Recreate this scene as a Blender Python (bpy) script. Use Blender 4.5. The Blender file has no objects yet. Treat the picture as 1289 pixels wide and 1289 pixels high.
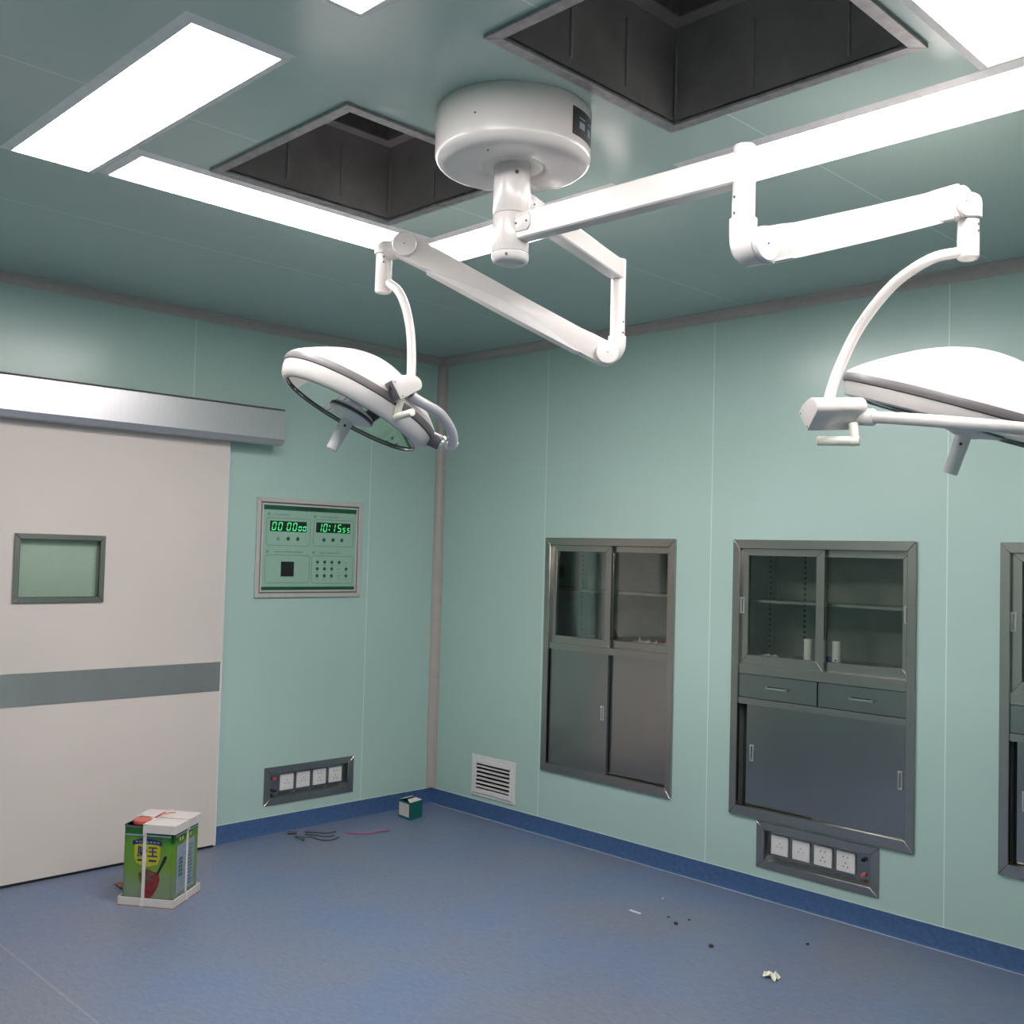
import bpy, bmesh, math, random
from mathutils import Vector, Matrix
random.seed(7)
S = bpy.context.scene
COL = S.collection
V = Vector
PI = math.pi

# ------------------------------------------------------------------ materials
def pmat(name, col, rough=.5, metal=0., spec=.5, noise=0., nscale=30., bump=0., bscale=200., stretch=None,
         col2=None, coat=0., emit=None, estr=0.):
    m = bpy.data.materials.new(name); m.use_nodes = True
    nt = m.node_tree; b = nt.nodes['Principled BSDF']
    b.inputs['Base Color'].default_value = (*col, 1)
    b.inputs['Roughness'].default_value = rough
    b.inputs['Metallic'].default_value = metal
    b.inputs['Specular IOR Level'].default_value = spec
    b.inputs['Coat Weight'].default_value = coat
    if emit:
        b.inputs['Emission Color'].default_value = (*emit, 1)
        b.inputs['Emission Strength'].default_value = estr
    tc = nt.nodes.new('ShaderNodeTexCoord')
    src = tc.outputs['Object']
    if stretch:
        mp = nt.nodes.new('ShaderNodeMapping'); mp.inputs['Scale'].default_value = stretch
        nt.links.new(src, mp.inputs['Vector']); src = mp.outputs['Vector']
    n = nt.nodes.new('ShaderNodeTexNoise'); n.inputs['Scale'].default_value = nscale; n.inputs['Detail'].default_value = 5
    nt.links.new(src, n.inputs['Vector'])
    r = nt.nodes.new('ShaderNodeValToRGB')
    c2 = col2 or tuple(c * (1 - noise) for c in col)
    r.color_ramp.elements[0].position = .35; r.color_ramp.elements[0].color = (*c2, 1)
    r.color_ramp.elements[1].position = .65; r.color_ramp.elements[1].color = (*col, 1)
    nt.links.new(n.outputs['Fac'], r.inputs['Fac'])
    nt.links.new(r.outputs['Color'], b.inputs['Base Color'])
    if bump:
        n2 = nt.nodes.new('ShaderNodeTexNoise'); n2.inputs['Scale'].default_value = bscale
        nt.links.new(src, n2.inputs['Vector'])
        bp = nt.nodes.new('ShaderNodeBump'); bp.inputs['Strength'].default_value = bump; bp.inputs['Distance'].default_value = .002
        nt.links.new(n2.outputs['Fac'], bp.inputs['Height']); nt.links.new(bp.outputs['Normal'], b.inputs['Normal'])
    return m

def add_lines(m, axis, positions, half, col, fac=1.):
    """thin panel joints at fixed object coordinates"""
    nt = m.node_tree; b = nt.nodes['Principled BSDF']
    tc = nt.nodes.new('ShaderNodeTexCoord'); sp = nt.nodes.new('ShaderNodeSeparateXYZ')
    nt.links.new(tc.outputs['Object'], sp.inputs[0])
    acc = None
    for p in positions:
        s = nt.nodes.new('ShaderNodeMath'); s.operation = 'COMPARE'
        nt.links.new(sp.outputs[axis], s.inputs[0]); s.inputs[1].default_value = p; s.inputs[2].default_value = half
        if acc is None: acc = s.outputs[0]
        else:
            a = nt.nodes.new('ShaderNodeMath'); a.operation = 'MAXIMUM'
            nt.links.new(acc, a.inputs[0]); nt.links.new(s.outputs[0], a.inputs[1]); acc = a.outputs[0]
    mul = nt.nodes.new('ShaderNodeMath'); mul.operation = 'MULTIPLY'; mul.inputs[1].default_value = fac
    nt.links.new(acc, mul.inputs[0])
    mx = nt.nodes.new('ShaderNodeMix'); mx.data_type = 'RGBA'
    old = b.inputs['Base Color'].links[0].from_socket
    nt.links.new(mul.outputs[0], mx.inputs[0]); nt.links.new(old, mx.inputs[6]); mx.inputs[7].default_value = (*col, 1)
    nt.links.new(mx.outputs[2], b.inputs['Base Color'])

TEAL = (.39, .525, .482)
M = {}
def wallmat(name, axis, pos, col=TEAL):
    m = pmat(name, col, rough=.24, spec=.5, noise=.03, nscale=1.5, bump=.015, bscale=9)
    add_lines(m, axis, pos, .0022, (.62, .74, .70), .8)
    return m
M['wall_back'] = wallmat('teal steel panel back', 0, [.912, 2.031, 3.182, 4.33, 5.48])
M['wall_left'] = wallmat('teal steel panel left', 1, [-.5425, -1.687, -2.83, -3.98])
M['wall_other'] = wallmat('teal steel panel', 0, [1.1, 2.2, 3.3])
M['ceiling'] = wallmat('teal ceiling panel', 0, [1.08, 2.225, 3.37, 4.515], (.405, .51, .475))
M['floor'] = pmat('blue vinyl floor', (.125, .165, .268), rough=.40, spec=.35, noise=.2, nscale=1.6, col2=(.152, .167, .220))
def floor_detail(m):
    nt = m.node_tree; b = nt.nodes['Principled BSDF']
    tc = nt.nodes.new('ShaderNodeTexCoord')
    old = b.inputs['Base Color'].links[0].from_socket
    n = nt.nodes.new('ShaderNodeTexNoise'); n.inputs['Scale'].default_value = 26; n.inputs['Detail'].default_value = 12; n.inputs['Roughness'].default_value = .85
    mp = nt.nodes.new('ShaderNodeMapping'); mp.inputs['Scale'].default_value = (.8, 3., 1); mp.inputs['Rotation'].default_value = (0, 0, -.75)
    nt.links.new(tc.outputs['Object'], mp.inputs[0]); nt.links.new(mp.outputs[0], n.inputs['Vector'])
    r = nt.nodes.new('ShaderNodeValToRGB'); r.color_ramp.elements[0].position = .38; r.color_ramp.elements[0].color = (.78, .80, .82, 1)
    r.color_ramp.elements[1].position = .62; r.color_ramp.elements[1].color = (1.2, 1.18, 1.17, 1)
    nt.links.new(n.outputs['Fac'], r.inputs['Fac'])
    mx = nt.nodes.new('ShaderNodeMix'); mx.data_type = 'RGBA'; mx.blend_type = 'MULTIPLY'; mx.inputs[0].default_value = 1
    nt.links.new(old, mx.inputs[6]); nt.links.new(r.outputs['Color'], mx.inputs[7])
    nt.links.new(mx.outputs[2], b.inputs['Base Color'])
floor_detail(M['floor'])
add_lines(M['floor'], 1, [-2.771], .004, (.42, .42, .40), .22)
M['base'] = pmat('dark blue vinyl skirting', (.055, .115, .26), rough=.4, noise=.25, nscale=60)
M['sealant'] = pmat('pale sealant', (.55, .62, .60), rough=.5, noise=.1)
M['trim'] = pmat('ivory grey coving', (.40, .36, .33), rough=.4, noise=.06)
M['white'] = pmat('white enamel', (.64, .595, .58), rough=.25, spec=.5, noise=.02, coat=.15)
M['white2'] = pmat('white plastic', (.66, .63, .62), rough=.4, noise=.03)
M['offwhite'] = pmat('warm white plastic', (.72, .68, .61), rough=.4, noise=.03)
M['grey'] = pmat('grey rubber band', (.15, .135, .14), rough=.4, noise=.06)
M['silver'] = pmat('silver painted tube', (.50, .49, .52), rough=.33, metal=.35, noise=.04)
M['dgrey'] = pmat('dark grey plastic', (.10, .09, .10), rough=.45, noise=.1)
M['black'] = pmat('black plastic', (.012, .012, .013), rough=.4, noise=.2)
M['steel'] = pmat('brushed stainless steel', (.43, .405, .38), rough=.27, metal=1, noise=.07, nscale=3, stretch=(1, 1, 3))
M['steel_d'] = pmat('brushed stainless sheet', (.37, .365, .355), rough=.21, metal=1, noise=.10, nscale=3, stretch=(1, 1, .35))
M['carcass'] = pmat('cabinet lining steel', (.23, .245, .225), rough=.5, metal=.4, noise=.15, nscale=8)
M['hole'] = pmat('dark perforation', (.015, .016, .015), rough=.8, noise=.2)
M['alu'] = pmat('anodised aluminium', (.66, .64, .66), rough=.36, metal=.85, noise=.04, nscale=8, stretch=(1, 8, 1))
M['rim'] = pmat('white enamelled frame', (.80, .77, .77), rough=.35, noise=.08)
M['chrome'] = pmat('chrome', (.82, .81, .80), rough=.12, metal=1, noise=.05)
M['galv'] = pmat('galvanised duct steel', (.30, .275, .275), rough=.5, metal=.3, noise=.3, nscale=5)
M['stripe'] = pmat('brushed steel stripe', (.50, .495, .48), rough=.38, metal=.9, noise=.1, nscale=4, stretch=(1, 1, .35))
M['galvrim'] = pmat('galvanised flange', (.36, .34, .345), rough=.42, metal=.6, noise=.25, nscale=40)
M['duct'] = pmat('dark duct', (.15, .135, .135), rough=.6, noise=.3)
M['bead'] = pmat('sealant bead', (.30, .29, .29), rough=.5, noise=.2)
M['door'] = pmat('ivory door laminate', (.62, .55, .515), rough=.42, spec=.35, noise=.02, nscale=3)
M['green_pane'] = pmat('pale green board', (.45, .54, .45), rough=.35, noise=.04)
M['face'] = pmat('mint green panel face', (.285, .44, .355), rough=.25, noise=.04)
M['dgreen'] = pmat('dark green print', (.008, .085, .038), rough=.3, noise=.1)
M['mgreen'] = pmat('mid green line print', (.12, .27, .19), rough=.3, noise=.1)
M['led'] = pmat('green led', (.01, .1, .04), rough=.4, emit=(.04, .40, .115), estr=1.)
M['ledb'] = pmat('bright green led', (.01, .1, .04), rough=.4, emit=(.054, .49, .19), estr=1.)
M['ledbg'] = pmat('display window', (.004, .022, .010), rough=.15, noise=.2)
M['pinkgrey'] = pmat('pink grey aluminium frame', (.52, .49, .47), rough=.4, metal=.2, noise=.05)
M['card'] = pmat('white cardboard', (.60, .545, .53), rough=.75, noise=.06)
M['brown'] = pmat('brown cardboard', (.34, .17, .09), rough=.8, noise=.2)
M['red'] = pmat('red plastic', (.52, .10, .075), rough=.4, noise=.1)
M['strap'] = pmat('white strapping', (.66, .61, .59), rough=.4, noise=.05)
M['purple'] = pmat('purple print', (.03, .012, .11), rough=.3, noise=.1)
M['yellow'] = pmat('yellow print', (.44, .42, .02), rough=.3, noise=.1)
M['redp'] = pmat('red print', (.25, .03, .035), rough=.3, noise=.45, nscale=60)
M['brownp'] = pmat('brown print', (.15, .08, .05), rough=.3, noise=.5, nscale=60)
M['bluep'] = pmat('pale blue print', (.28, .33, .40), rough=.3, noise=.3, nscale=120)
M['whitep'] = pmat('pale print', (.42, .47, .40), rough=.3, noise=.2)
M['teal'] = pmat('teal carton', (.005, .125, .11), rough=.35, noise=.15)
M['paper'] = pmat('crumpled paper', (.75, .74, .62), rough=.7, noise=.1, bump=.3, bscale=300)
M['canw'] = pmat('bright white plastic', (.86, .83, .76), rough=.4, noise=.02)
M['pink'] = pmat('pink wire', (.36, .09, .17), rough=.4, noise=.1)
M['wire'] = pmat('dark wire', (.03, .035, .05), rough=.4, noise=.1)
M['crumb'] = pmat('dark crumb', (.03, .027, .03), rough=.8, noise=.3)
M['blue'] = pmat('blue plastic', (.03, .12, .42), rough=.4, noise=.1)
M['redpaper'] = pmat('red paper', (.50, .13, .13), rough=.6, noise=.2)
M['refl'] = pmat('facetted reflector', (.74, .78, .80), rough=.22, metal=.85, noise=.15, nscale=9)

def tinmat():
    m = pmat('printed green tin', (.13, .30, .03), rough=.22, spec=.5, noise=.2, nscale=14, coat=.6)
    nt = m.node_tree; b = nt.nodes['Principled BSDF']
    tc = nt.nodes.new('ShaderNodeTexCoord'); sp = nt.nodes.new('ShaderNodeSeparateXYZ'); nt.links.new(tc.outputs['Object'], sp.inputs[0])
    n = nt.nodes.new('ShaderNodeTexNoise'); n.inputs['Scale'].default_value = 9
    nt.links.new(tc.outputs['Object'], n.inputs['Vector'])
    a = nt.nodes.new('ShaderNodeMath'); a.operation = 'MULTIPLY_ADD'; a.inputs[1].default_value = .12
    nt.links.new(n.outputs['Fac'], a.inputs[0]); nt.links.new(sp.outputs[2], a.inputs[2])
    mr = nt.nodes.new('ShaderNodeMapRange'); mr.inputs[1].default_value = .06; mr.inputs[2].default_value = .40
    nt.links.new(a.outputs[0], mr.inputs[0])
    r = nt.nodes.new('ShaderNodeValToRGB'); cr = r.color_ramp
    cr.elements[0].position = 0; cr.elements[0].color = (.17, .20, .155, 1)
    cr.elements[1].position = 1; cr.elements[1].color = (.012, .10, .010, 1)
    for p, c in ((.28, (.17, .23, .12)), (.45, (.14, .245, .03)), (.78, (.10, .25, .02)), (.86, (.016, .115, .012))):
        e = cr.elements.new(p); e.color = (*c, 1)
    nt.links.new(mr.outputs[0], r.inputs[0]); nt.links.new(r.outputs[0], b.inputs['Base Color'])
    return m
M['tin'] = tinmat()

def glassmat(name, tint=(.93, .96, .94), f0=.06):
    m = bpy.data.materials.new(name); m.use_nodes = True
    nt = m.node_tree; nt.nodes.clear()
    o = nt.nodes.new('ShaderNodeOutputMaterial'); mx = nt.nodes.new('ShaderNodeMixShader')
    t = nt.nodes.new('ShaderNodeBsdfTransparent'); t.inputs[0].default_value = (*tint, 1)
    g = nt.nodes.new('ShaderNodeBsdfGlossy'); g.inputs['Roughness'].default_value = .03
    lw = nt.nodes.new('ShaderNodeFresnel'); lw.inputs['IOR'].default_value = 1.5
    nt.links.new(lw.outputs[0], mx.inputs[0]); nt.links.new(t.outputs[0], mx.inputs[1]); nt.links.new(g.outputs[0], mx.inputs[2])
    nt.links.new(mx.outputs[0], o.inputs[0])
    return m
M['glass'] = glassmat('clear glass', (.95, .97, .955))
M['lampglass'] = glassmat('lamp cover glass', (.88, .93, .95))

LIGHT_STRENGTH = 15.0
def lightmat():
    m = bpy.data.materials.new('lit diffuser'); m.use_nodes = True
    b = m.node_tree.nodes['Principled BSDF']
    b.inputs['Base Color'].default_value = (.9, .9, .9, 1)
    b.inputs['Emission Color'].default_value = (1, .955, .935, 1)
    b.inputs['Emission Strength'].default_value = LIGHT_STRENGTH
    return m
M['light'] = lightmat()

# ------------------------------------------------------------------ mesh helpers
WORLD = {}
def wpos(o):
    p = V(o.location)
    while o.parent is not None:
        o = o.parent; p += V(o.location)
    return p
def obj(name, bm, mat, parent=None, smooth=35, label=None):
    """link bm (built in world coordinates) as one mesh object"""
    me = bpy.data.meshes.new(name)
    bmesh.ops.remove_doubles(bm, verts=bm.verts, dist=1e-6)
    bmesh.ops.recalc_face_normals(bm, faces=bm.faces)
    if parent is not None: bmesh.ops.translate(bm, verts=bm.verts, vec=-wpos(parent))
    if smooth:
        a = math.radians(smooth)
        for f in bm.faces: f.smooth = True
        for e in bm.edges:
            if len(e.link_faces) == 2:
                e.smooth = e.calc_face_angle(0) < a
            else: e.smooth = False
    bm.to_mesh(me); bm.free()
    for x in (mat if isinstance(mat, (list, tuple)) else [mat]): me.materials.append(x if not isinstance(x, str) else M[x])
    o = bpy.data.objects.new(name, me); COL.objects.link(o)
    if parent is not None: o.parent = parent
    if label: o['label'] = label
    return o
def tag(o, label, cat, group=None):
    o['label'] = label; o['category'] = cat
    if group: o['group'] = group
    return o
def thing(name, loc, label, cat, group=None):
    o = bpy.data.objects.new(name, None); o.empty_display_size = .1; COL.objects.link(o); o.location = loc
    return tag(o, label, cat, group)
def struct(name, bm, mat, parent=None, smooth=35):
    o = obj(name, bm, mat, parent, smooth)
    if parent is None: o['kind'] = 'structure'
    return o

def NB(): return bmesh.new()
def box(bm, x0, x1, y0, y1, z0, z1, bev=0., mi=0, seg=2):
    t = NB()
    vs = [t.verts.new((x, y, z)) for x in (x0, x1) for y in (y0, y1) for z in (z0, z1)]
    for a, b, c, d in ((0, 1, 3, 2), (4, 6, 7, 5), (0, 4, 5, 1), (2, 3, 7, 6), (0, 2, 6, 4), (1, 5, 7, 3)):
        f = t.faces.new((vs[a], vs[b], vs[c], vs[d])); f.material_index = mi
    if bev: bmesh.ops.bevel(t, geom=t.edges[:], offset=bev, segments=seg, affect='EDGES', profile=.5)
    for f in t.faces: f.material_index = mi
    merge(bm, t); return bm
def merge(bm, t, mat=None):
    if mat is not None: bmesh.ops.transform(t, matrix=mat, verts=t.verts)
    mp = {v: bm.verts.new(v.co) for v in t.verts}
    for f in t.faces:
        try: g = bm.faces.new([mp[v] for v in f.verts]); g.material_index = f.material_index
        except ValueError: pass
    t.free()
def frame_axes(d):
    d = V(d).normalized(); up = V((0, 0, 1)) if abs(d.z) < .95 else V((1, 0, 0))
    a = up.cross(d).normalized(); b = d.cross(a); return a, b, d
def lathe(bm, origin, axis, prof, n=48, mi=0, cap=True):
    a, b, d = frame_axes(axis); origin = V(origin); rings = []
    for r, h in prof:
        if r < 1e-6: rings.append([bm.verts.new(origin + d * h)])
        else: rings.append([bm.verts.new(origin + d * h + (a * math.cos(2 * PI * k / n) + b * math.sin(2 * PI * k / n)) * r) for k in range(n)])
    for q, w in zip(rings, rings[1:]):
        for k in range(n):
            k2 = (k + 1) % n
            vs = [q[k % len(q)], q[k2 % len(q)], w[k2 % len(w)], w[k % len(w)]]
            u = []
            for v in vs:
                if v not in u: u.append(v)
            if len(u) > 2: bm.faces.new(u).material_index = mi
    if cap:
        for rg in (rings[0], rings[-1]):
            if len(rg) > 2: bm.faces.new(rg).material_index = mi
    return bm
def cyl(bm, p0, p1, r, n=32, bev=0., r1=None, mi=0):
    p0, p1 = V(p0), V(p1); L = (p1 - p0).length; r1 = r if r1 is None else r1
    if bev:
        pr = [(r - bev, 0), (r - bev * .3, bev * .3), (r, bev), (r1, L - bev), (r1 - bev * .3, L - bev * .3), (r1 - bev, L)]
    else: pr = [(r, 0), (r1, L)]
    return lathe(bm, p0, p1 - p0, pr, n, mi)
def catmull(pts, k=8):
    pts = [V(p) for p in pts]; P = [pts[0] * 2 - pts[1]] + pts + [pts[-1] * 2 - pts[-2]]; out = []
    for i in range(1, len(P) - 2):
        a, b, c, d = P[i - 1:i + 3]
        for j in range(k):
            t = j / k
            out.append(.5 * ((2 * b) + (c - a) * t + (2 * a - 5 * b + 4 * c - d) * t * t + (3 * b - a - 3 * c + d) * t ** 3))
    out.append(pts[-1]); return out
def tube(bm, pts, r, n=20, mi=0, radii=None):
    pts = [V(p) for p in pts]; T = []
    for i in range(len(pts)):
        T.append((pts[min(i + 1, len(pts) - 1)] - pts[max(i - 1, 0)]).normalized())
    a, b, _ = frame_axes(T[0]); rings = []
    for i, p in enumerate(pts):
        a = (a - T[i] * a.dot(T[i])).normalized(); b = T[i].cross(a); rr = radii[i] if radii else r
        rings.append([bm.verts.new(p + (a * math.cos(2 * PI * k / n) + b * math.sin(2 * PI * k / n)) * rr) for k in range(n)])
    for q, w in zip(rings, rings[1:]):
        for k in range(n): bm.faces.new((q[k], q[(k + 1) % n], w[(k + 1) % n], w[k])).material_index = mi
    bm.faces.new(rings[0]).material_index = mi; bm.faces.new(rings[-1]).material_index = mi
    return bm
def prism(bm, outline, O, X, Y, N, t0, t1, bev=0., mi=0, seg=2):
    """outline (2D) in the frame O,X,Y extruded along N from t0 to t1"""
    t = NB(); O, X, Y, N = V(O), V(X), V(Y), V(N)
    lo = [t.verts.new(O + X * x + Y * y + N * t0) for x, y in outline]
    hi = [t.verts.new(O + X * x + Y * y + N * t1) for x, y in outline]
    k = len(outline)
    t.faces.new(lo); t.faces.new(hi)
    for i in range(k): t.faces.new((lo[i], lo[(i + 1) % k], hi[(i + 1) % k], hi[i]))
    if bev:
        es = [e for e in t.edges if len({v in lo for v in e.verts}) == 1]
        bmesh.ops.bevel(t, geom=es, offset=bev, segments=seg, affect='EDGES', profile=.5)
    for f in t.faces: f.material_index = mi
    merge(bm, t); return bm
def ringframe(bm, P, u0, u1, v0, v1, w, d0, d1, bev=.0015, mi=0, wt=None, wb=None):
    """mitred rectangular frame; P(u,v,d) maps to world"""
    wt = wt or w; wb = wb or w
    o = [(u0, v0), (u1, v0), (u1, v1), (u0, v1)]; i = [(u0 + w, v0 + wb), (u1 - w, v0 + wb), (u1 - w, v1 - wt), (u0 + w, v1 - wt)]
    for k in range(4):
        k2 = (k + 1) % 4; q = [o[k], o[k2], i[k2], i[k]]
        t = NB(); lo = [t.verts.new(P(u, v, d0)) for u, v in q]; hi = [t.verts.new(P(u, v, d1)) for u, v in q]
        t.faces.new(lo); t.faces.new(hi)
        for s in range(4): t.faces.new((lo[s], lo[(s + 1) % 4], hi[(s + 1) % 4], hi[s]))
        if bev: bmesh.ops.bevel(t, geom=t.edges[:], offset=bev, segments=1, affect='EDGES')
        for f in t.faces: f.material_index = mi
        merge(bm, t)
    return bm
def pbox(bm, P, u0, u1, v0, v1, d0, d1, bev=0., mi=0):
    t = NB(); vs = [t.verts.new(P(u, v, d)) for u in (u0, u1) for v in (v0, v1) for d in (d0, d1)]
    for a, b, c, d in ((0, 1, 3, 2), (4, 6, 7, 5), (0, 4, 5, 1), (2, 3, 7, 6), (0, 2, 6, 4), (1, 5, 7, 3)): t.faces.new((vs[a], vs[b], vs[c], vs[d]))
    if bev: bmesh.ops.bevel(t, geom=t.edges[:], offset=bev, segments=2, affect='EDGES')
    for f in t.faces: f.material_index = mi
    merge(bm, t); return bm
def sheet(bm, P, us, vs, holes, thick):
    """rectangular sheet with rectangular holes, given thickness away from the room"""
    U = sorted({*us, *[h[0] for h in holes], *[h[1] for h in holes]}); W = sorted({*vs, *[h[2] for h in holes], *[h[3] for h in holes]})
    inside = lambda u, v: any(h[0] < u < h[1] and h[2] < v < h[3] for h in holes)
    cell = {(i, j): not inside((U[i] + U[i + 1]) / 2, (W[j] + W[j + 1]) / 2) for i in range(len(U) - 1) for j in range(len(W) - 1)}
    vt = {}
    def g(i, j, d):
        if (i, j, d) not in vt: vt[i, j, d] = bm.verts.new(P(U[i], W[j], d))
        return vt[i, j, d]
    for (i, j), on in cell.items():
        if not on: continue
        for d in (0, thick): bm.faces.new((g(i, j, d), g(i + 1, j, d), g(i + 1, j + 1, d), g(i, j + 1, d)))
        for di, dj, a, b in ((-1, 0, (i, j), (i, j + 1)), (1, 0, (i + 1, j), (i + 1, j + 1)), (0, -1, (i, j), (i + 1, j)), (0, 1, (i, j + 1), (i + 1, j + 1))):
            if not cell.get((i + di, j + dj), False):
                bm.faces.new((g(*a, 0), g(*b, 0), g(*b, thick), g(*a, thick)))
    return bm

PB = lambda u, v, d: V((u, d, v))        # back wall: u = x, v = z, d = depth behind the wall surface
PL = lambda u, v, d: V((-d, u, v))       # left wall: u = y, v = z, d = depth behind the wall surface
PC = lambda u, v, d: V((u, v, H + d))    # ceiling
H = 2.76
RX, RY = 5.86, -4.62

def text_bm(s, size, P, u, v, d, shear=0., bold=0.):
    """characters as a flat mesh centred on (u, v) of a wall frame"""
    cu = bpy.data.curves.new('lettering', 'FONT'); cu.body = s; cu.size = size; cu.align_x = 'CENTER'; cu.align_y = 'CENTER'
    cu.shear = shear; cu.extrude = 0; cu.offset = bold
    o = bpy.data.objects.new('lettering', cu); COL.objects.link(o)
    dg = bpy.context.evaluated_depsgraph_get()
    me = bpy.data.meshes.new_from_object(o.evaluated_get(dg))
    bm = NB(); bm.from_mesh(me)
    for w in bm.verts: w.co = P(u + w.co.x, v + w.co.y, d)
    bpy.data.objects.remove(o); bpy.data.curves.remove(cu); bpy.data.meshes.remove(me)
    return bm

# ------------------------------------------------------------------ room shell
CABS = [(.934, 1.824), (2.166, 3.061), (3.396, 4.291)]
CZ0, CZ1 = .358, 1.647
holes_b = [(a + .02, b - .02, CZ0 + .02, CZ1 - .02) for a, b in CABS] + [(2.345, 2.877, .168, .318), (.395, .71, .145, .33)]
struct('wall_back', sheet(NB(), PB, (0, RX), (0, H), holes_b, .05), 'wall_back', smooth=0)
struct('wall_left', sheet(NB(), PL, (RY, 0), (0, H), [(-1.163, -.631, .178, .328)], .05), 'wall_left', smooth=0)
struct('wall_right', sheet(NB(), lambda u, v, d: V((RX + d, u, v)), (RY, 0), (0, H), [], .05), 'wall_other', smooth=0)
struct('wall_front', sheet(NB(), lambda u, v, d: V((u, RY - d, v)), (0, RX), (0, H), [], .05), 'wall_other', smooth=0)
struct('floor', box(NB(), 0, RX, RY, 0, -.05, 0), 'floor', smooth=0)
PLEN = [(1.91, 2.657), (3.194, 3.93)]
PY0, PY1 = -2.655, -1.926
struct('ceiling', sheet(NB(), PC, (0, RX), (RY, 0), [(a + .03, b - .03, PY0 + .03, PY1 - .03) for a, b in PLEN], .05), 'ceiling', smooth=0)

def baseboard(name, P, u0, u1):
    bm = NB(); prof = [(0, .092), (-.004, .092), (-.004, .012), (-.006, .005), (-.012, .0012), (0, .0012)]
    a = [bm.verts.new(P(u0, v, d)) for d, v in prof]; b = [bm.verts.new(P(u1, v, d)) for d, v in prof]
    for i in range(len(prof)): j = (i + 1) % len(prof); bm.faces.new((a[i], a[j], b[j], b[i]))
    bm.faces.new(a); bm.faces.new(b)
    o = struct(name, bm, 'base')
    struct('sealant_bead', pbox(NB(), P, u0, u1, .092, .0965, -.0042, 0, .001), 'sealant', o)
    return o
bb = baseboard('baseboard_back', PB, .004, RX)
struct('weld_line', box(NB(), .02, RX, -.016, -.0115, .0005, .0016), 'sealant', bb)
baseboard('baseboard_left', PL, -1.496, -.004)
def cove(name, A, B, O, X, Y, w):
    """concave corner coving between two surfaces: O + X, O + Y directions, swept from A to B"""
    O, X, Y = V(O), V(X), V(Y); bm = NB(); pr = [(w, 0)]
    for k in range(7):
        t = k / 6 * PI / 2; pr.append((w - (w - .004) * math.sin(t), w - (w - .004) * math.cos(t)))
    pr += [(0, w), (0, 0)]
    a = [bm.verts.new(V(A) + X * x + Y * y) for x, y in pr]; b = [bm.verts.new(V(B) + X * x + Y * y) for x, y in pr]
    for i in range(len(pr)): j = (i + 1) % len(pr); bm.faces.new((a[i], a[j], b[j], b[i]))
    bm.faces.new(a); bm.faces.new(b)
    return struct(name, bm, 'trim', smooth=50)
cove('trim_1', (0, 0, .096), (0, 0, H - .045), (0, 0, 0), (1, 0, 0), (0, -1, 0), .046)
cove('trim_2', (0, 0, H), (RX, 0, H), (0, 0, 0), (0, -1, 0), (0, 0, -1), .046)
cove('trim_3', (0, RY, H), (0, 0, H), (0, 0, 0), (1, 0, 0), (0, 0, -1), .046)

# ------------------------------------------------------------------ ceiling light panels
def light_panel(x0, x1, y0, y1, label):
    t = thing('ceiling_light_panel', ((x0 + x1) / 2, (y0 + y1) / 2, H), label, 'ceiling light', 'flat ceiling lights ringed round the lamp')
    bm = NB(); w = .028
    o = [(x0, y0), (x1, y0), (x1, y1), (x0, y1)]; i = [(x0 + w, y0 + w), (x1 - w, y0 + w), (x1 - w, y1 - w), (x0 + w, y1 - w)]
    va = [bm.verts.new((x, y, H)) for x, y in o]; vb = [bm.verts.new((x, y, H - .009)) for x, y in i]; vc = [bm.verts.new((x, y, H - .004)) for x, y in i]
    for k in range(4):
        k2 = (k + 1) % 4
        bm.faces.new((va[k], va[k2], vb[k2], vb[k])); bm.faces.new((vb[k], vb[k2], vc[k2], vc[k]))
    obj('frame', bm, 'rim', t, smooth=20)
    obj('diffuser', box(NB(), x0 + w, x1 - w, y0 + w, y1 - w, H - .0078, H - .002, .001), 'light', t)
light_panel(1.577, 2.775, -3.184, -2.890, 'long flat ceiling light at upper left, running across beside the small square opening')
light_panel(1.597, 1.893, -2.888, -1.713, 'long flat ceiling light along the left edge of the small square opening')
light_panel(1.597, 2.795, -1.711, -1.417, 'long flat ceiling light behind the lamp column, partly hidden by the left spring arm')
light_panel(3.040, 4.240, -1.711, -1.417, 'long flat ceiling light behind the upright tube of the right lamp arm')
light_panel(3.042, 4.240, -3.184, -2.888, 'flat ceiling light of which only a corner shows at the top edge, left of the mounting drum')
light_panel(3.966, 4.262, -2.886, -1.713, 'flat ceiling light at the top right corner beside the large square opening')

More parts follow.
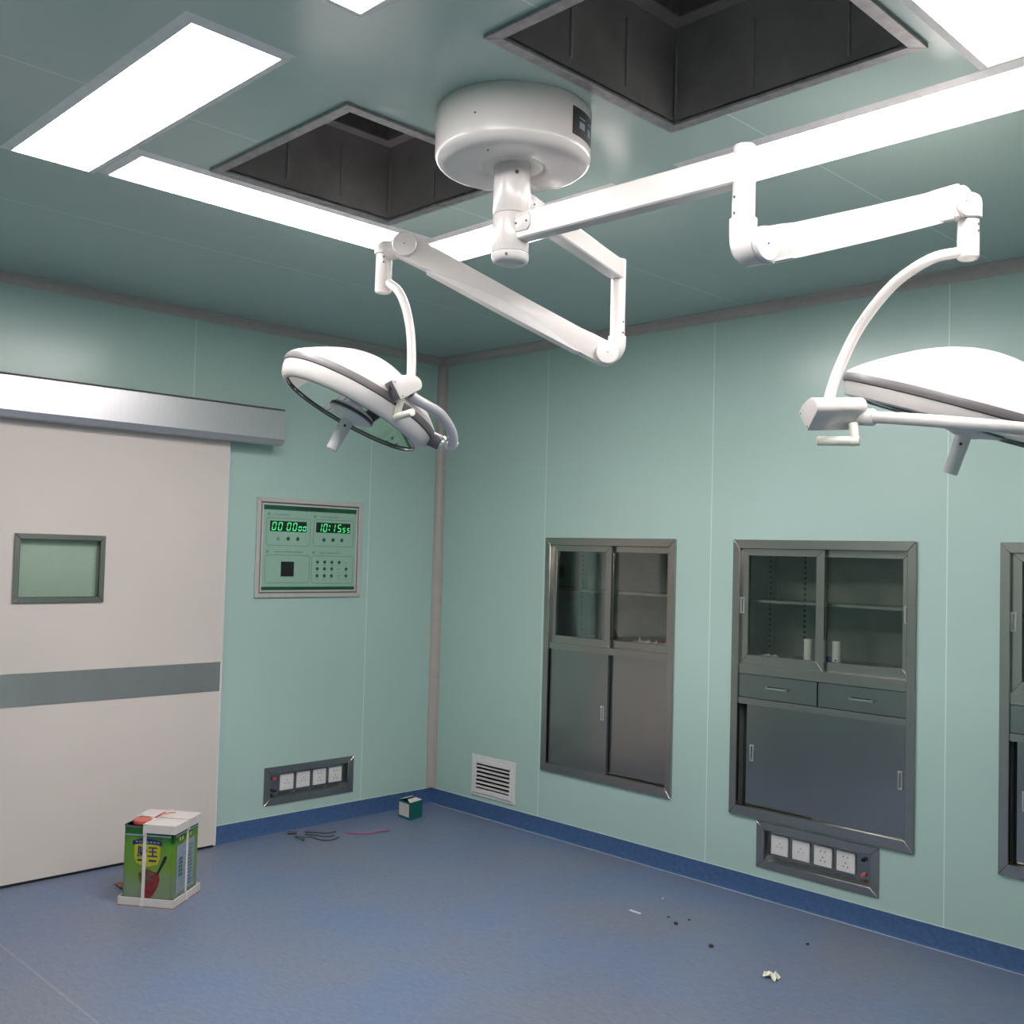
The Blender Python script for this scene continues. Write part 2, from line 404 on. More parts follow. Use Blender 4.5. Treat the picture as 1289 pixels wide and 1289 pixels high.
# ------------------------------------------------------------------ open filter boxes in the ceiling
def plenum(x0, x1, label, ztop):
    y0, y1 = PY0, PY1
    t = thing('filter_box', ((x0 + x1) / 2, (y0 + y1) / 2, H), label, 'ceiling opening', 'open filter boxes in the ceiling')
    w = .034
    bm = ringframe(NB(), PC, x0, x1, y0, y1, w, -.010, .004, .001)
    obj('flange', bm, 'galvrim', t)
    bm = NB(); a, b, c, d = x0 + w, x1 - w, y0 + w, y1 - w; th = .003
    for X0, X1, Y0, Y1 in ((a - th, a, c - th, d + th), (b, b + th, c - th, d + th), (a, b, c - th, c), (a, b, d, d + th)):
        box(bm, X0, X1, Y0, Y1, H, ztop)
    obj('side_wall', bm, 'galv', t, smooth=0)
    h = .045
    obj('top_plate', sheet(NB(), lambda u, v, e: V((u, v, ztop + e)), (a - th, b + th), (c - th, d + th), [(a + h, b - h, c + h, d - h)], .004), 'galv', t, smooth=0)
    bm = NB(); A, B, Cc, D = a + h, b - h, c + h, d - h
    for X0, X1, Y0, Y1 in ((A - th, A, Cc - th, D + th), (B, B + th, Cc - th, D + th), (A, B, Cc - th, Cc), (A, B, D, D + th)):
        box(bm, X0, X1, Y0, Y1, ztop + .004, ztop + .35)
    box(bm, A - th, B + th, Cc - th, D + th, ztop + .35, ztop + .354)
    obj('duct', bm, 'duct', t, smooth=0)
    for k, (bx, by) in enumerate(((a + .006, d), (a, d - .0), (a + (b - a) * .38, d), (a + (b - a) * .78, d), (a, c + (d - c) * .35), (a, c + (d - c) * .68))):
        if k == 1: continue
        if by == d: bm = tube(NB(), [(bx, by - .002, H + .02), (bx + .001, by - .002, ztop - .06)], .0035, 8)
        else: bm = tube(NB(), [(bx + .002, by, H + .03), (bx + .002, by, ztop - .05)], .0035, 8)
        obj('sealant_bead', bm, 'bead', t)
    return t
plenum(*PLEN[0], 'smaller-looking dark square filter opening in the ceiling, left of the mounting drum', 3.025)
plenum(*PLEN[1], 'large dark square filter opening in the ceiling at the top, right of the mounting drum', 3.025)

# ------------------------------------------------------------------ surgical light
CX, CY = 2.932, -2.293
SL = thing('surgical_light', (CX, CY, H), 'white ceiling mounted surgical light with two jointed arms and two domed lamp heads', 'surgical light')
R0 = .214
zb = 2.607
prof = [(R0 - .004, 0), (R0, -.006), (R0, -(H - zb) + .03)]
for k in range(1, 7):
    a = k / 6 * PI / 2; prof.append((R0 - .03 + .03 * math.cos(a), -(H - zb) + .03 - .03 * math.sin(a)))
prof += [(.10, -(H - zb)), (.09, -(H - zb) + .002), (.085, -(H - zb) + .006), (0, -(H - zb) + .006)]
drum = obj('ceiling_mount', lathe(NB(), (CX, CY, H), (0, 0, 1), prof, 96, cap=False), 'white', SL)
def curved_plate(R, a0, a1, z0, z1, th, n=10):
    bm = NB(); g = {}
    for i in range(n + 1):
        a = a0 + (a1 - a0) * i / n
        for j, r in enumerate((R - .004, R + th)):
            for k, z in enumerate((z0, z1)): g[i, j, k] = bm.verts.new((CX + r * math.cos(a), CY + r * math.sin(a), z))
    for i in range(n):
        for q in (((i, 1, 0), (i + 1, 1, 0), (i + 1, 1, 1), (i, 1, 1)), ((i, 0, 0), (i + 1, 0, 0), (i + 1, 1, 0), (i, 1, 0)), ((i, 0, 1), (i + 1, 0, 1), (i + 1, 1, 1), (i, 1, 1))):
            bm.faces.new([g[x] for x in q])
    for i in (0, n): bm.faces.new([g[i, 0, 0], g[i, 1, 0], g[i, 1, 1], g[i, 0, 1]])
    return bm
AC = math.radians(-44)
def nameplate():
    a0, a1 = AC + math.radians(46), AC + math.radians(77)
    pl = obj('nameplate', curved_plate(R0, a0, a1, 2.653, 2.727, .0016), 'black', drum, label='black rating plate')
    for f0, f1, g0, g1 in ((.24, .50, .66, .70), (.24, .48, .30, .55), (.66, .86, .66, .70), (.66, .82, .22, .52)):
        obj('plate_print', curved_plate(R0, a0 + (a1 - a0) * f0, a0 + (a1 - a0) * f1, 2.653 + .074 * g0, 2.653 + .074 * g1, .0024, 4), 'bluep', pl)
    for f in (.06, .94):
        for g in (.08, .92):
            a = a0 + (a1 - a0) * f; obj('rivet', curved_plate(R0, a - .008, a + .008, 2.653 + .074 * g - .0015, 2.653 + .074 * g + .0015, .003, 2), 'grey', pl)
nameplate()
def screw(P, d, r, parent, mat='dgrey', dep=.003):
    P, d = V(P), V(d).normalized()
    return obj('screw', cyl(NB(), P - d * .002, P + d * dep, r, 12, .0008), mat, parent)
for ang, z in ((-28, 2.682), (-26, None)):
    a = AC + math.radians(ang)
    if z: screw((CX + R0 * math.cos(a), CY + R0 * math.sin(a), z), (math.cos(a), math.sin(a), 0), .0025, drum)
    else: screw((CX + .15 * math.cos(a), CY + .15 * math.sin(a), zb), (0, 0, -1), .0025, drum)
colm = obj('support_column', cyl(NB(), (CX, CY, 2.478), (CX, CY, 2.625), .0505, 48, .001), 'white', SL)
obj('swivel_hub', cyl(NB(), (CX, CY, 2.372), (CX, CY, 2.4765), .0505, 48, .001), 'white', colm)
obj('end_cap', lathe(NB(), (CX, CY, 2.371), (0, 0, -1), [(.050, 0), (.0515, .002), (.0515, .014), (.048, .022), (.040, .027), (.0, .028)], 48), 'white', colm)
for z, a, r in ((2.583, 14, .0055), (2.358, -12, .004)):
    a = AC + math.radians(a); screw((CX + .0505 * math.cos(a), CY + .0505 * math.sin(a), z), (math.cos(a), math.sin(a), 0), r, colm)

def beam(z, E, ztop, zbot, lo):
    """horizontal extension arm from the column to the end post at E"""
    h = V((E[0] - CX, E[1] - CY, 0)); L = h.length; h.normalize(); m = V((h.y, -h.x, 0)); up = V((0, 0, 1))
    if m.dot(V((2.03, -1.97, 0))) < 0: m = -m
    O = V((CX, CY, z))
    bm = prism(NB(), [(-.024, lo), (.024, lo), (.024, .031), (-.024, .031)], O, m, up, h, .035, L - .012, 0)
    t = NB(); merge(t, bm)
    bmesh.ops.bevel(t, geom=[e for e in t.edges if abs((e.verts[0].co - e.verts[1].co).normalized().dot(h)) > .99], offset=.004, segments=1, affect='EDGES', profile=.5)
    ar = obj('extension_arm', t, 'white', SL)
    # bracket cover at the hub
    bm = prism(NB(), [(.030, -.024), (.085, -.024), (.095, -.012), (.095, .016), (.085, .026), (.030, .026)], O, h, up, m, .012, .0285, .003)
    obj('bracket_cover', bm, 'white', ar)
    for q in (.046, .084): screw(O + h * q + m * .0285, m, .003, ar)
    E = V((E[0], E[1], 0))
    obj('end_post', lathe(NB(), E + up * zbot, up, [(.0255, 0), (.0255, ztop - zbot - .006), (.0235, ztop - zbot - .001), (.018, ztop - zbot), (0, ztop - zbot)], 40), 'white', ar)
    for zz in (zbot + .055, zbot + .018):
        d = (m * .9 - h * .35).normalized(); screw(E + up * zz + d * .0255, d, .003, ar)
    return ar, h, m
ER = (3.660, -2.268); EL = (2.682, -1.528)
beam(2.441, ER, 2.489, 2.312, -.041)
beam(2.532, EL, 2.570, 2.296, -.033)

def spring_arm(A, zA, D, E, Sx, z1, z0, side):
    """parallel arm from elbow under post A to knuckle over the drop post at Sx"""
    A = V((A[0], A[1], zA)); D, E = V(D), V(E); up = V((0, 0, 1))
    ax = (E - D); L = ax.length; ax.normalize(); hz = V((ax.x, ax.y, 0)).normalized(); m = V((hz.y, -hz.x, 0))
    if m.dot(V((4.96, -4.26, 0)) - D) < 0: m = -m
    D = D - m * .043; E = E - m * .043
    n = m.cross(ax).normalized()
    if n.z < 0: n = -n
    tk = .027
    # arm body outline in (along, normal)
    out = []
    r = .040
    for k in range(13):
        t = PI / 2 + k / 12 * PI; out.append((r * math.cos(t), r * math.sin(t)))
    out += [(.05, -.041), (L * .5, -.0405), (L - .10, -.037)]
    for k in range(13):
        t = -PI / 2 + k / 12 * PI; out.append((L + .042 * math.cos(t), .042 * math.sin(t)))
    out += [(L - .05, .046), (L - .075, .042), (L - .095, .035), (L * .5, .036), (.12, .034), (.07, .031)]
    bm = prism(NB(), out, D, ax, n, m, -tk, tk, .006)
    ar = obj('spring_arm', bm, 'white', SL)
    # lower cover channel following a long shallow arc on the side of the arm
    low = []
    for k in range(17):
        f = k / 16; u = .085 + f * (L - .19)
        low.append((u, -.0425 + .034 * math.sin(PI * f) ** 1.2))
    cov = low + [(L - .115, -.0432), (L * .5, -.0455), (.10, -.0445)]
    obj('arm_cover', prism(NB(), cov, D, ax, n, m, -tk - .0015, tk + .0022, .001), 'white2', ar)
    seam = [(u, v + .0016) for u, v in low] + [(u, v) for u, v in reversed(low)]
    obj('cover_seam', prism(NB(), seam, D, ax, n, m, tk - .001, tk + .0026, 0), 'silver', ar)
    for P0, rr in ((D, .0395), (E, .041)):
        obj('joint_seal', lathe(NB(), P0 + m * tk, m, [(rr, 0), (rr + .0013, 0), (rr + .0013, .0022), (rr, .0022), (rr, 0)], 40, cap=False), 'silver', ar)
        d = obj('joint_cap', lathe(NB(), P0 + m * (tk - .002), m, [(rr, 0), (rr, .012), (rr - .003, .0155), (.012, .0165), (0, .0165)], 40), 'white', ar)
        screw(P0 + m * (tk + .0145), m, .0022, d)
    # elbow from the post into the back of the first joint
    Q = D - m * (tk - .010)
    el = tube(NB(), catmull([A + up * .010, A - up * .004, V((A.x * .93 + Q.x * .07, A.y * .93 + Q.y * .07, A.z * .45 + D.z * .55)), V((A.x * .6 + Q.x * .4, A.y * .6 + Q.y * .4, D.z * .93 + A.z * .07)), Q, Q + m * .012], 8), .031, 28)
    obj('elbow', el, 'white', ar)
    S0 = V((Sx[0], Sx[1], 0))
    B = E - m * (tk - .004); T = S0 + up * z1
    if side > 0:
        zt = E.z + .034 - z1; rk = .034
        el = lathe(NB(), S0 + up * (z1 + .0005), up, [(0, 0), (rk - .004, 0), (rk, .004), (rk, zt * .55), (rk * .95, zt * .72), (rk * .8, zt * .86), (rk * .5, zt * .96), (0, zt)], 40)
        merge(el, prism(NB(), [(-.05, -.036), (.0, -.036), (.0, .047), (-.02, .047), (-.035, .043), (-.05, .034)], E + m * .002, ax, n, m, -tk - .004, tk + .004, .006))
    else:
        el = tube(NB(), catmull([B + m * .01, B * .75 + T * .25 + up * ((B.z - T.z) * .22), V((T.x * .8 + B.x * .2, T.y * .8 + B.y * .2, T.z * .45 + B.z * .55)), T + up * .012, T], 8), .033, 28)
    obj('knuckle', el, 'white', ar)
    dp = obj('drop_post', lathe(NB(), S0 + up * z0, up, [(0, 0), (.023, 0), (.027, .003), (.0285, .007), (.0275, z1 - z0 - .0015), (.026, z1 - z0 - .0005), (0, z1 - z0)], 40), 'white', ar)
    for zz in (z1 - .016, z1 - .034): screw(S0 + up * zz + m * .0275, m, .0032, dp)
    return ar
aR = spring_arm(ER, 2.309, (3.7365, -2.2833, 2.2470), (3.8546, -1.5100, 2.5175), (3.8406, -1.4622), 2.4783, 2.3718, 1)
aL = spring_arm(EL, 2.293, (2.6857, -1.5808, 2.2419), (2.2361, -2.1119, 2.5798), (2.1388, -2.1199), 2.5580, 2.4252, -1)

def lamp_head(c, n, R, dome_scale=1., g=-.076):
    """dome lamp: c rim-plane centre, n the direction the lamp shines, R radius"""
    c, n = V(c), V(n).normalized(); a = -n
    body = lathe(NB(), c, a, [(r * R, h * R * dome_scale) for r, h in ((1.0, -.004), (.988, .016), (.955, .048), (.89, .098), (.80, .157), (.68, .228), (.55, .299), (.42, .357), (.30, .398), (.19, .424), (.09, .438), (0, .442))], 96, cap=False)
    hd = obj('lamp_head', body, 'white', SL, smooth=60)
    band = .026
    obj('rim_band', lathe(NB(), c, a, [(R * .985, .001), (R * 1.004, -.002), (R * 1.010, -.008), (R * 1.010, -.018), (R * 1.004, -.024), (R * .97, -.0255)], 96, cap=False), 'grey', hd, label='grey rubber rim band')
    obj('lower_body', lathe(NB(), c, a, [(R * .975, -.0255), (R * .99, -.027), (R * .985, -.040), (R * .955, -.062), (R * .915, g + .002), (R * .90, g), (R * .872, g), (R * .868, g + .004), (R * .868, g + .012)], 96, cap=False), 'white', hd, smooth=50)
    obj('glass_seal', lathe(NB(), c, a, [(R * .869, g + .0005), (R * .869, g - .0008), (R * .860, g - .0008), (R * .860, g + .0035)], 96, cap=False), 'dgrey', hd)
    obj('cover_glass', lathe(NB(), c, a, [(R * .867, g + .003), (R * .867, g + .0065), (0, g + .0065), (0, g + .003), (R * .867, g + .003)][:4], 72, cap=False), 'lampglass', hd, smooth=20)
    # facetted reflector bowl seen through the glass
    bm = NB(); nn = 30; rings = []
    fa, fb, fd = frame_axes(a)
    for j in range(6):
        f = j / 5; r = R * (.865 - .60 * f); h = g + .010 + R * .30 * math.sin(f * PI / 2)
        rings.append([bm.verts.new(c + a * h + (fa * math.cos(2 * PI * (k + .5 * (j % 2)) / nn) + fb * math.sin(2 * PI * (k + .5 * (j % 2)) / nn)) * r) for k in range(nn)])
    for q, w in zip(rings, rings[1:]):
        for k in range(nn): bm.faces.new((q[k], q[(k + 1) % nn], w[(k + 1) % nn], w[k]))
    bm.faces.new(rings[-1])
    obj('reflector', bm, 'refl', hd, smooth=12)
    hub = obj('centre_hub', lathe(NB(), c, a, [(R * .26, g + .04), (R * .27, g + .004), (R * .27, g - .002), (R * .255, g - .006), (.045, g - .016), (.030, g - .022), (0, g - .022)], 64, cap=False), 'white2', hd, smooth=40)
    obj('hub_ring', lathe(NB(), c, a, [(R * .272, g + .008), (R * .284, g + .006), (R * .284, g + .002), (R * .272, g + .001)], 64, cap=False), 'dgrey', hd)
    h0 = g - .018; L = .115
    hn = obj('sterile_handle', lathe(NB(), c, n, [(0, -h0), (.0215, -h0), (.0215, -h0 + .035), (.0205, -h0 + .04), (.0195, -h0 + L - .003), (.0175, -h0 + L), (.012, -h0 + L), (.012, -h0 + L - .006), (0, -h0 + L - .006)], 36, cap=False), 'white2', hd)
    P0 = c + n * (-h0 + .026); dd = (V((4.96, -4.26, 1.55)) - P0); dd = (dd - n * dd.dot(n)).normalized()
    screw(P0 + dd * .0205, dd, .0045, hn, 'black')
    return hd, c, n, R

def control_box(front, back, wdt, xdir, grip_pts, grip_r, parent):
    """pentagonal prism whose end face looks along front-back, with display edge, grip bar and screws"""
    front, back = V(front), V(back); N = (front - back); L = N.length; N.normalize()
    X = V(xdir); X = (X - N * X.dot(N)).normalized(); Y = N.cross(X); w = wdt
    out = [(-w * .44, w * .54), (-w * .04, w * .52), (w * .28, w * .42), (w * .46, w * .31), (w * .57, w * .17), (w * .61, w * .0), (w * .58, -w * .15), (w * .50, -w * .26), (w * .40, -w * .29), (-w * .44, -w * .29)]
    bm = prism(NB(), out, back, X, Y, N, 0, L, .003)
    cb = obj('control_box', bm, 'white', parent)
    pl = obj('display_panel', pbox(NB(), lambda u, v, d: back + N * (L * .5 + u) + Y * v + X * (-w * .44 - d), -L * .44, L * .44, -w * .25, w * .50, -.001, .0025, .001), 'dgrey', cb, label='dark grey display edge')
    obj('display_window', pbox(NB(), lambda u, v, d: back + N * (L * .5 + u) + Y * v + X * (-w * .44 - d), -L * .22, L * .22, w * .20, w * .42, .001, .0032, .0005), 'ledbg', pl)
    for u in (-.2, .2):
        obj('button', pbox(NB(), lambda a, v, d: back + N * (L * (.5 + u) + a) + Y * v + X * (-w * .44 - d), -.008, .008, -w * .08, w * .05, .001, .0045, .001), 'grey', pl)
    for y in (.40, -.20): screw(front + X * (-w * .34) + Y * (w * y), N, .0022, cb, 'dgrey', .0015)
    g = [V(p) for p in grip_pts]
    gb = tube(NB(), catmull(g[:2] + [g[1] * .9 + g[2] * .1], 4), grip_r * .95, 16)
    merge(gb, cyl(NB(), g[1] - (g[2] - g[1]).normalized() * grip_r, g[2], grip_r, 24, .002))
    obj('grip_bar', gb, 'offwhite', cb)
    return cb, N, X, Y

def curved_tube(pts, r, parent):
    return obj('yoke_tube', tube(NB(), catmull(pts, 10), r, 24), 'white', parent)

# right lamp, the larger one
cR, nR = V((3.7870, -1.2784, 2.0008)), V((-0.3165, -0.0313, -0.9445))
hR = lamp_head(cR, nR, .363, g=-.066)[0]
ytR = curved_tube([(3.8402, -1.4605, 2.3931), (3.8192, -1.4816, 2.3902), (3.7665, -1.5338, 2.3690), (3.6983, -1.5988, 2.3004), (3.6389, -1.6665, 2.1849), (3.6072, -1.7202, 2.0629), (3.5969, -1.7539, 1.9747), (3.5937, -1.7554, 1.9432)], .0145, SL)
cbR, N, X, Y = control_box((3.5801, -1.8255, 1.9321), (3.6550, -1.7005, 1.9426), .080, (0.6693, -0.3695, 0.6267), [(3.6564, -1.7330, 1.9138), (3.6637, -1.7372, 1.8672), (3.5702, -1.7608, 1.8705)], .0128, SL)
fkR = obj('fork_arm', tube(NB(), catmull([(3.6626, -1.7065, 1.9330), (3.7111, -1.7070, 1.9283), (3.8244, -1.7479, 1.9103), (3.9643, -1.7333, 1.8902), (4.0683, -1.6418, 1.8793), (4.1326, -1.4482, 1.8733), (4.1368, -1.1882, 1.8814), (4.1074, -1.0198, 1.9031), (4.0802, -0.9771, 1.9199)], 8), .0155, 24), 'white', SL)
obj('swivel_sleeve', cyl(NB(), (3.6490, -1.7061, 1.9351), (3.7025, -1.7072, 1.9289), .0225, 32, .004), 'white', fkR)
obj('pivot', cyl(NB(), (4.0802, -0.9771, 1.9199), (4.0298, -1.0291, 1.9382), .024, 28, .003), 'dgrey', fkR)

# left lamp, the smaller one further back
cL, nL = V((2.1220, -2.1839, 2.0675)), V((-0.2043, -0.3980, -0.8878))
hL = lamp_head(cL, nL, .277, dome_scale=1.12)[0]
ytL = curved_tube([(2.1385, -2.1185, 2.4606), (2.1676, -2.1170, 2.4532), (2.2274, -2.1256, 2.4174), (2.2906, -2.1435, 2.3536), (2.3476, -2.1666, 2.2709), (2.3893, -2.1909, 2.1897), (2.4120, -2.2067, 2.1215), (2.4177, -2.2132, 2.0874)], .0145, SL)
cbL, N, X, Y = control_box((2.4733, -2.2687, 2.0502), (2.3578, -2.2149, 2.0525), .080, (0.6305, 0.6109, 0.4732), [(2.4039, -2.2377, 2.0229), (2.3771, -2.2334, 1.9705), (2.4746, -2.2490, 1.9761)], .0115, SL)
fkL = obj('fork_arm', tube(NB(), catmull([(2.3957, -2.1904, 2.0446), (2.3984, -2.1726, 2.0314), (2.4000, -2.1274, 2.0164), (2.3963, -2.0733, 1.9998), (2.3857, -2.0252, 1.9695), (2.3664, -1.9859, 1.9353), (2.3417, -1.9666, 1.9067), (2.3229, -1.9712, 1.9046)], 8), .0165, 24), 'silver', SL)
obj('pivot', cyl(NB(), (2.2800, -2.0162, 1.9323), (2.3099, -1.9850, 1.9148), .026, 28, .003), 'dgrey', fkL)
obj('pivot_ring', cyl(NB(), (2.3080, -1.9869, 1.9161), (2.3155, -1.9791, 1.9110), .0275, 28, .002), 'chrome', fkL)
obj('tube_end_cap', cyl(NB(), (2.3435, -1.9644, 1.9015), (2.3577, -1.9653, 1.9193), .012, 20, .002), 'white', fkL)

# ------------------------------------------------------------------ sliding door
DX = .05
d1 = bpy.data.objects.new('door_1', None); COL.objects.link(d1); d1.location = (0, -2.28, 0); d1['kind'] = 'structure'
PD = lambda u, v, d: V((DX - d, u, v))
DY0, DY1 = -3.06, -1.506
WY0, WY1, WZ0, WZ1 = -2.556, -2.139, 1.270, 1.585
obj('door_leaf', sheet(NB(), PD, (DY0, DY1), (.014, 2.13), [(WY0 + .012, WY1 - .012, WZ0 + .012, WZ1 - .012)], .038), 'door', d1, smooth=0)
obj('edge_strip', pbox(NB(), PD, DY1, DY1 + .012, .008, 2.13, -.001, .040, .002), 'white2', d1)
wf = obj('window_frame', ringframe(NB(), PD, WY0, WY1, WZ0, WZ1, .026, -.012, .004, .002), 'steel', d1)
ob = NB()
for a, b, c, d in ((WY0 + .022, WY1 - .022, WZ0 + .022, WZ0 + .026), (WY0 + .022, WY1 - .022, WZ1 - .026, WZ1 - .022), (WY0 + .022, WY0 + .026, WZ0 + .022, WZ1 - .022), (WY1 - .026, WY1 - .022, WZ0 + .022, WZ1 - .022)):
    pbox(ob, PD, a, b, c, d, -.004, .030)
obj('reveal', ob, 'steel', wf)
obj('backing_board', pbox(NB(), PD, WY0 + .015, WY1 - .015, WZ0 + .015, WZ1 - .015, .030, .036), 'green_pane', wf)
obj('glass_pane', pbox(NB(), PD, WY0 + .022, WY1 - .022, WZ0 + .022, WZ1 - .022, .012, .016), 'glass', wf)
obj('kick_stripe', pbox(NB(), PD, DY0, DY1 - .001, .802, .952, -.002, .001, .0005), 'stripe', d1, label='brushed steel stripe')
obj('bottom_shadow_gap', pbox(NB(), lambda u, v, d: V((DX - d, u, v)), DY0, DY1, .001, .0145, .006, .030), 'black', d1)  # black strip standing in for the shadow gap under the door leaf

hdr = thing('door_track_cover', (0, -2.4, 2.12), 'long brushed aluminium track cover above the sliding door', 'door track cover')
prf = [(.0015, 2.285), (.135, 2.285), (.14, 2.280), (.14, 2.128), (.128, 2.100), (.050 + .015, 2.098), (.050 + .012, 2.115), (.0015, 2.115)]
bm = NB(); A = [bm.verts.new((x, -4.1, z)) for x, z in prf]; B = [bm.verts.new((x, -1.232, z)) for x, z in prf]
for i in range(len(prf)): j = (i + 1) % len(prf); bm.faces.new((A[i], A[j], B[j], B[i]))
bm.faces.new(A); bm.faces.new(B)
obj('cover', bm, 'alu', hdr, smooth=20)
bm = NB(); A = [bm.verts.new((x, -1.2325, z)) for x, z in prf]; B = [bm.verts.new((x, -1.2275, z)) for x, z in prf]
for i in range(len(prf)): j = (i + 1) % len(prf); bm.faces.new((A[i], A[j], B[j], B[i]))
bm.faces.new(A); bm.faces.new(B)
obj('end_plate', bm, 'alu', hdr, smooth=20)
obj('top_strip', box(NB(), .0015, .142, -4.1, -1.228, 2.2852, 2.290, .001), 'dgrey', hdr, label='dark top edge strip')

# ------------------------------------------------------------------ control panel on the left wall
cp = thing('control_panel', (0, -.949, 1.55), 'mint green wall control panel with two lit green digital displays', 'control panel')
obj('frame', ringframe(NB(), PL, -1.297, -.601, 1.278, 1.822, .024, -.012, 0, .002), 'pinkgrey', cp)
obj('gap_strip', ringframe(NB(), PL, -1.2735, -.6245, 1.3015, 1.7985, .007, -.006, 0, 0), 'dgrey', cp)
obj('inner_frame', ringframe(NB(), PL, -1.2665, -.6315, 1.3085, 1.7915, .010, -.009, 0, .001), 'pinkgrey', cp)
fc = obj('face_plate', pbox(NB(), PL, -1.257, -.640, 1.318, 1.782, -.006, -.001), 'face', cp, smooth=0)
D = -.0064
def mark(name, u0, u1, v0, v1, mat, parent=fc, d=D): return obj(name, pbox(NB(), PL, u0, u1, v0, v1, d, d + .0012), mat, parent, smooth=0)
mark('header_band', -1.257, -.640, 1.757, 1.782, 'dgreen'); mark('footer_band', -1.257, -.640, 1.318, 1.337, 'dgreen')
obj('header_lettering', text_bm('手术室控制面板', .028, PL, -.955, 1.769, -.0068, 0), 'black', fc, smooth=0)
def rrect(P, u0, u1, v0, v1, r, w, d):
    bm = NB(); n = 6; loops = []
    for off in (0, w):
        L = []
        for cx, cy, a0 in ((u1 - r, v1 - r, 0), (u0 + r, v1 - r, PI / 2), (u0 + r, v0 + r, PI), (u1 - r, v0 + r, 1.5 * PI)):
            for k in range(n + 1):
                t = a0 + k / n * PI / 2; L.append((cx + (r - off) * math.cos(t), cy + (r - off) * math.sin(t)))
        loops.append(L)
    k = len(loops[0])
    for dd in (d,):
        va = [bm.verts.new(P(u, v, dd)) for u, v in loops[0]]; vb = [bm.verts.new(P(u, v, dd)) for u, v in loops[1]]
        for i in range(k): bm.faces.new((va[i], va[(i + 1) % k], vb[(i + 1) % k], vb[i]))
    return bm
BOX = [(-1.237, -.953, 1.561, 1.714), (-.934, -.657, 1.563, 1.716), (-1.239, -.951, 1.356, 1.512), (-.940, -.656, 1.354, 1.512)]
for b in BOX: obj('field_outline', rrect(PL, *b, .016, .0035, D), 'mgreen', fc, smooth=0)
# small caption dashes and icons above each field
def captions(u0, u1, v, icon_u):
    bm = NB(); u = u0; rr = random.Random(int(abs(u0) * 1000))
    while u < u1:
        w = rr.uniform(.006, .016); pbox(bm, PL, u, min(u + w, u1), v - rr.uniform(.0022, .004), v + rr.uniform(.002, .004), D, D + .001); u += w + .0035
    obj('caption', bm, 'mgreen', fc, smooth=0)
    obj('icon', cyl(NB(), PL(icon_u, v + .001, D), PL(icon_u, v + .001, D + .001), .0085, 12), 'mgreen', fc)
captions(-1.195, -1.09, 1.732, -1.222); captions(-.885, -.76, 1.731, -.925)
captions(-1.185, -1.0, 1.528, -1.225); captions(-.885, -.745, 1.527, -.928)
SEG = {'0': 'abcdef', '1': 'bc', '5': 'acdfg'}
def digit(dp, ch, u, v, w, h, t, mat):
    sh = .16; bm = NB()
    def quad(p): bm.faces.new([bm.verts.new(PL(u + x + sh * y, v + y, -.0081)) for x, y in p])
    def hor(y): quad([(t * .55, y), (t * 1.1, y + t / 2), (w - t * 1.1, y + t / 2), (w - t * .55, y), (w - t * 1.1, y - t / 2), (t * 1.1, y - t / 2)])
    def ver(x, a, b): quad([(x, a + t * .2), (x + t / 2, a + t * .75), (x + t / 2, b - t * .75), (x, b - t * .2), (x - t / 2, b - t * .75), (x - t / 2, a + t * .75)])
    for s in SEG[ch]:
        if s == 'a': hor(h - t / 2)
        if s == 'g': hor(h / 2)
        if s == 'd': hor(t / 2)
        if s == 'b': ver(w - t / 2, h / 2, h)
        if s == 'c': ver(w - t / 2, 0, h / 2)
        if s == 'f': ver(t / 2, h / 2, h)
        if s == 'e': ver(t / 2, 0, h / 2)
    obj('digit', bm, mat, dp, smooth=0)
def display(u0, u1, v0, v1, items, mat2):
    dp = obj('display', pbox(NB(), PL, u0, u1, v0, v1, -.0078, -.004, .0008), 'ledbg', fc)
    W, Hh = u1 - u0, v1 - v0; hb = Hh * .80
    for ch, f, small in items:
        u = u0 + W * f
        if ch == ':':
            for y in (.30, .68):
                q = Hh * .07; b = NB(); b.faces.new([b.verts.new(PL(u + dx + .16 * y * hb, v0 + Hh * y + dy, -.0081)) for dx, dy in ((-q, -q), (q, -q), (q, q), (-q, q))])
                obj('colon_dot', b, 'led', dp, smooth=0)
        elif small: digit(dp, ch, u, v0 + Hh * .09, W * .088, hb * .60, .0050, mat2)
        else: digit(dp, ch, u, v0 + Hh * .09, W * .112, hb, .0058, 'led')
display(-1.214, -.980, 1.640, 1.697, [('0', .035, 0), ('0', .20, 0), ('0', .435, 0), ('0', .60, 0), ('0', .762, 1), ('0', .885, 1)], 'ledb')
display(-.916, -.682, 1.642, 1.699, [('1', .03, 0), ('0', .185, 0), (':', .365, 0), ('1', .42, 0), ('5', .60, 0), ('5', .755, 1), ('5', .885, 1)], 'led')
def button(u, v, r, mat='dgreen'):
    obj('button', lathe(NB(), PL(u, v, -.0055), (1, 0, 0), [(r, 0), (r, .0018), (r * .8, .0026), (0, .0026)], 16, cap=False), mat, fc)
for u, v in ((-1.159, 1.600), (-1.097, 1.601), (-1.035, 1.601), (-.862, 1.601), (-.800, 1.602), (-.738, 1.602)): button(u, v, .0105, 'mgreen' if u < -1.1 else 'dgreen')
for j, v in enumerate((1.475, 1.437, 1.398)):
    for i, u in enumerate((-.900, -.851, -.802, -.752, -.702)):
        if (j, i) in ((0, 4), (1, 3), (2, 3)): mark('button_label', u - .010, u + .008, v - .003, v + .002, 'mgreen')
        else: button(u, v, .0095)
        mark('button_caption', u - .009, u + .009, v - .0195, v - .0165, 'mgreen')
obj('sensor_window', pbox(NB(), PL, -1.137, -1.054, 1.393, 1.475, -.0078, -.004, .0008), 'black', fc)

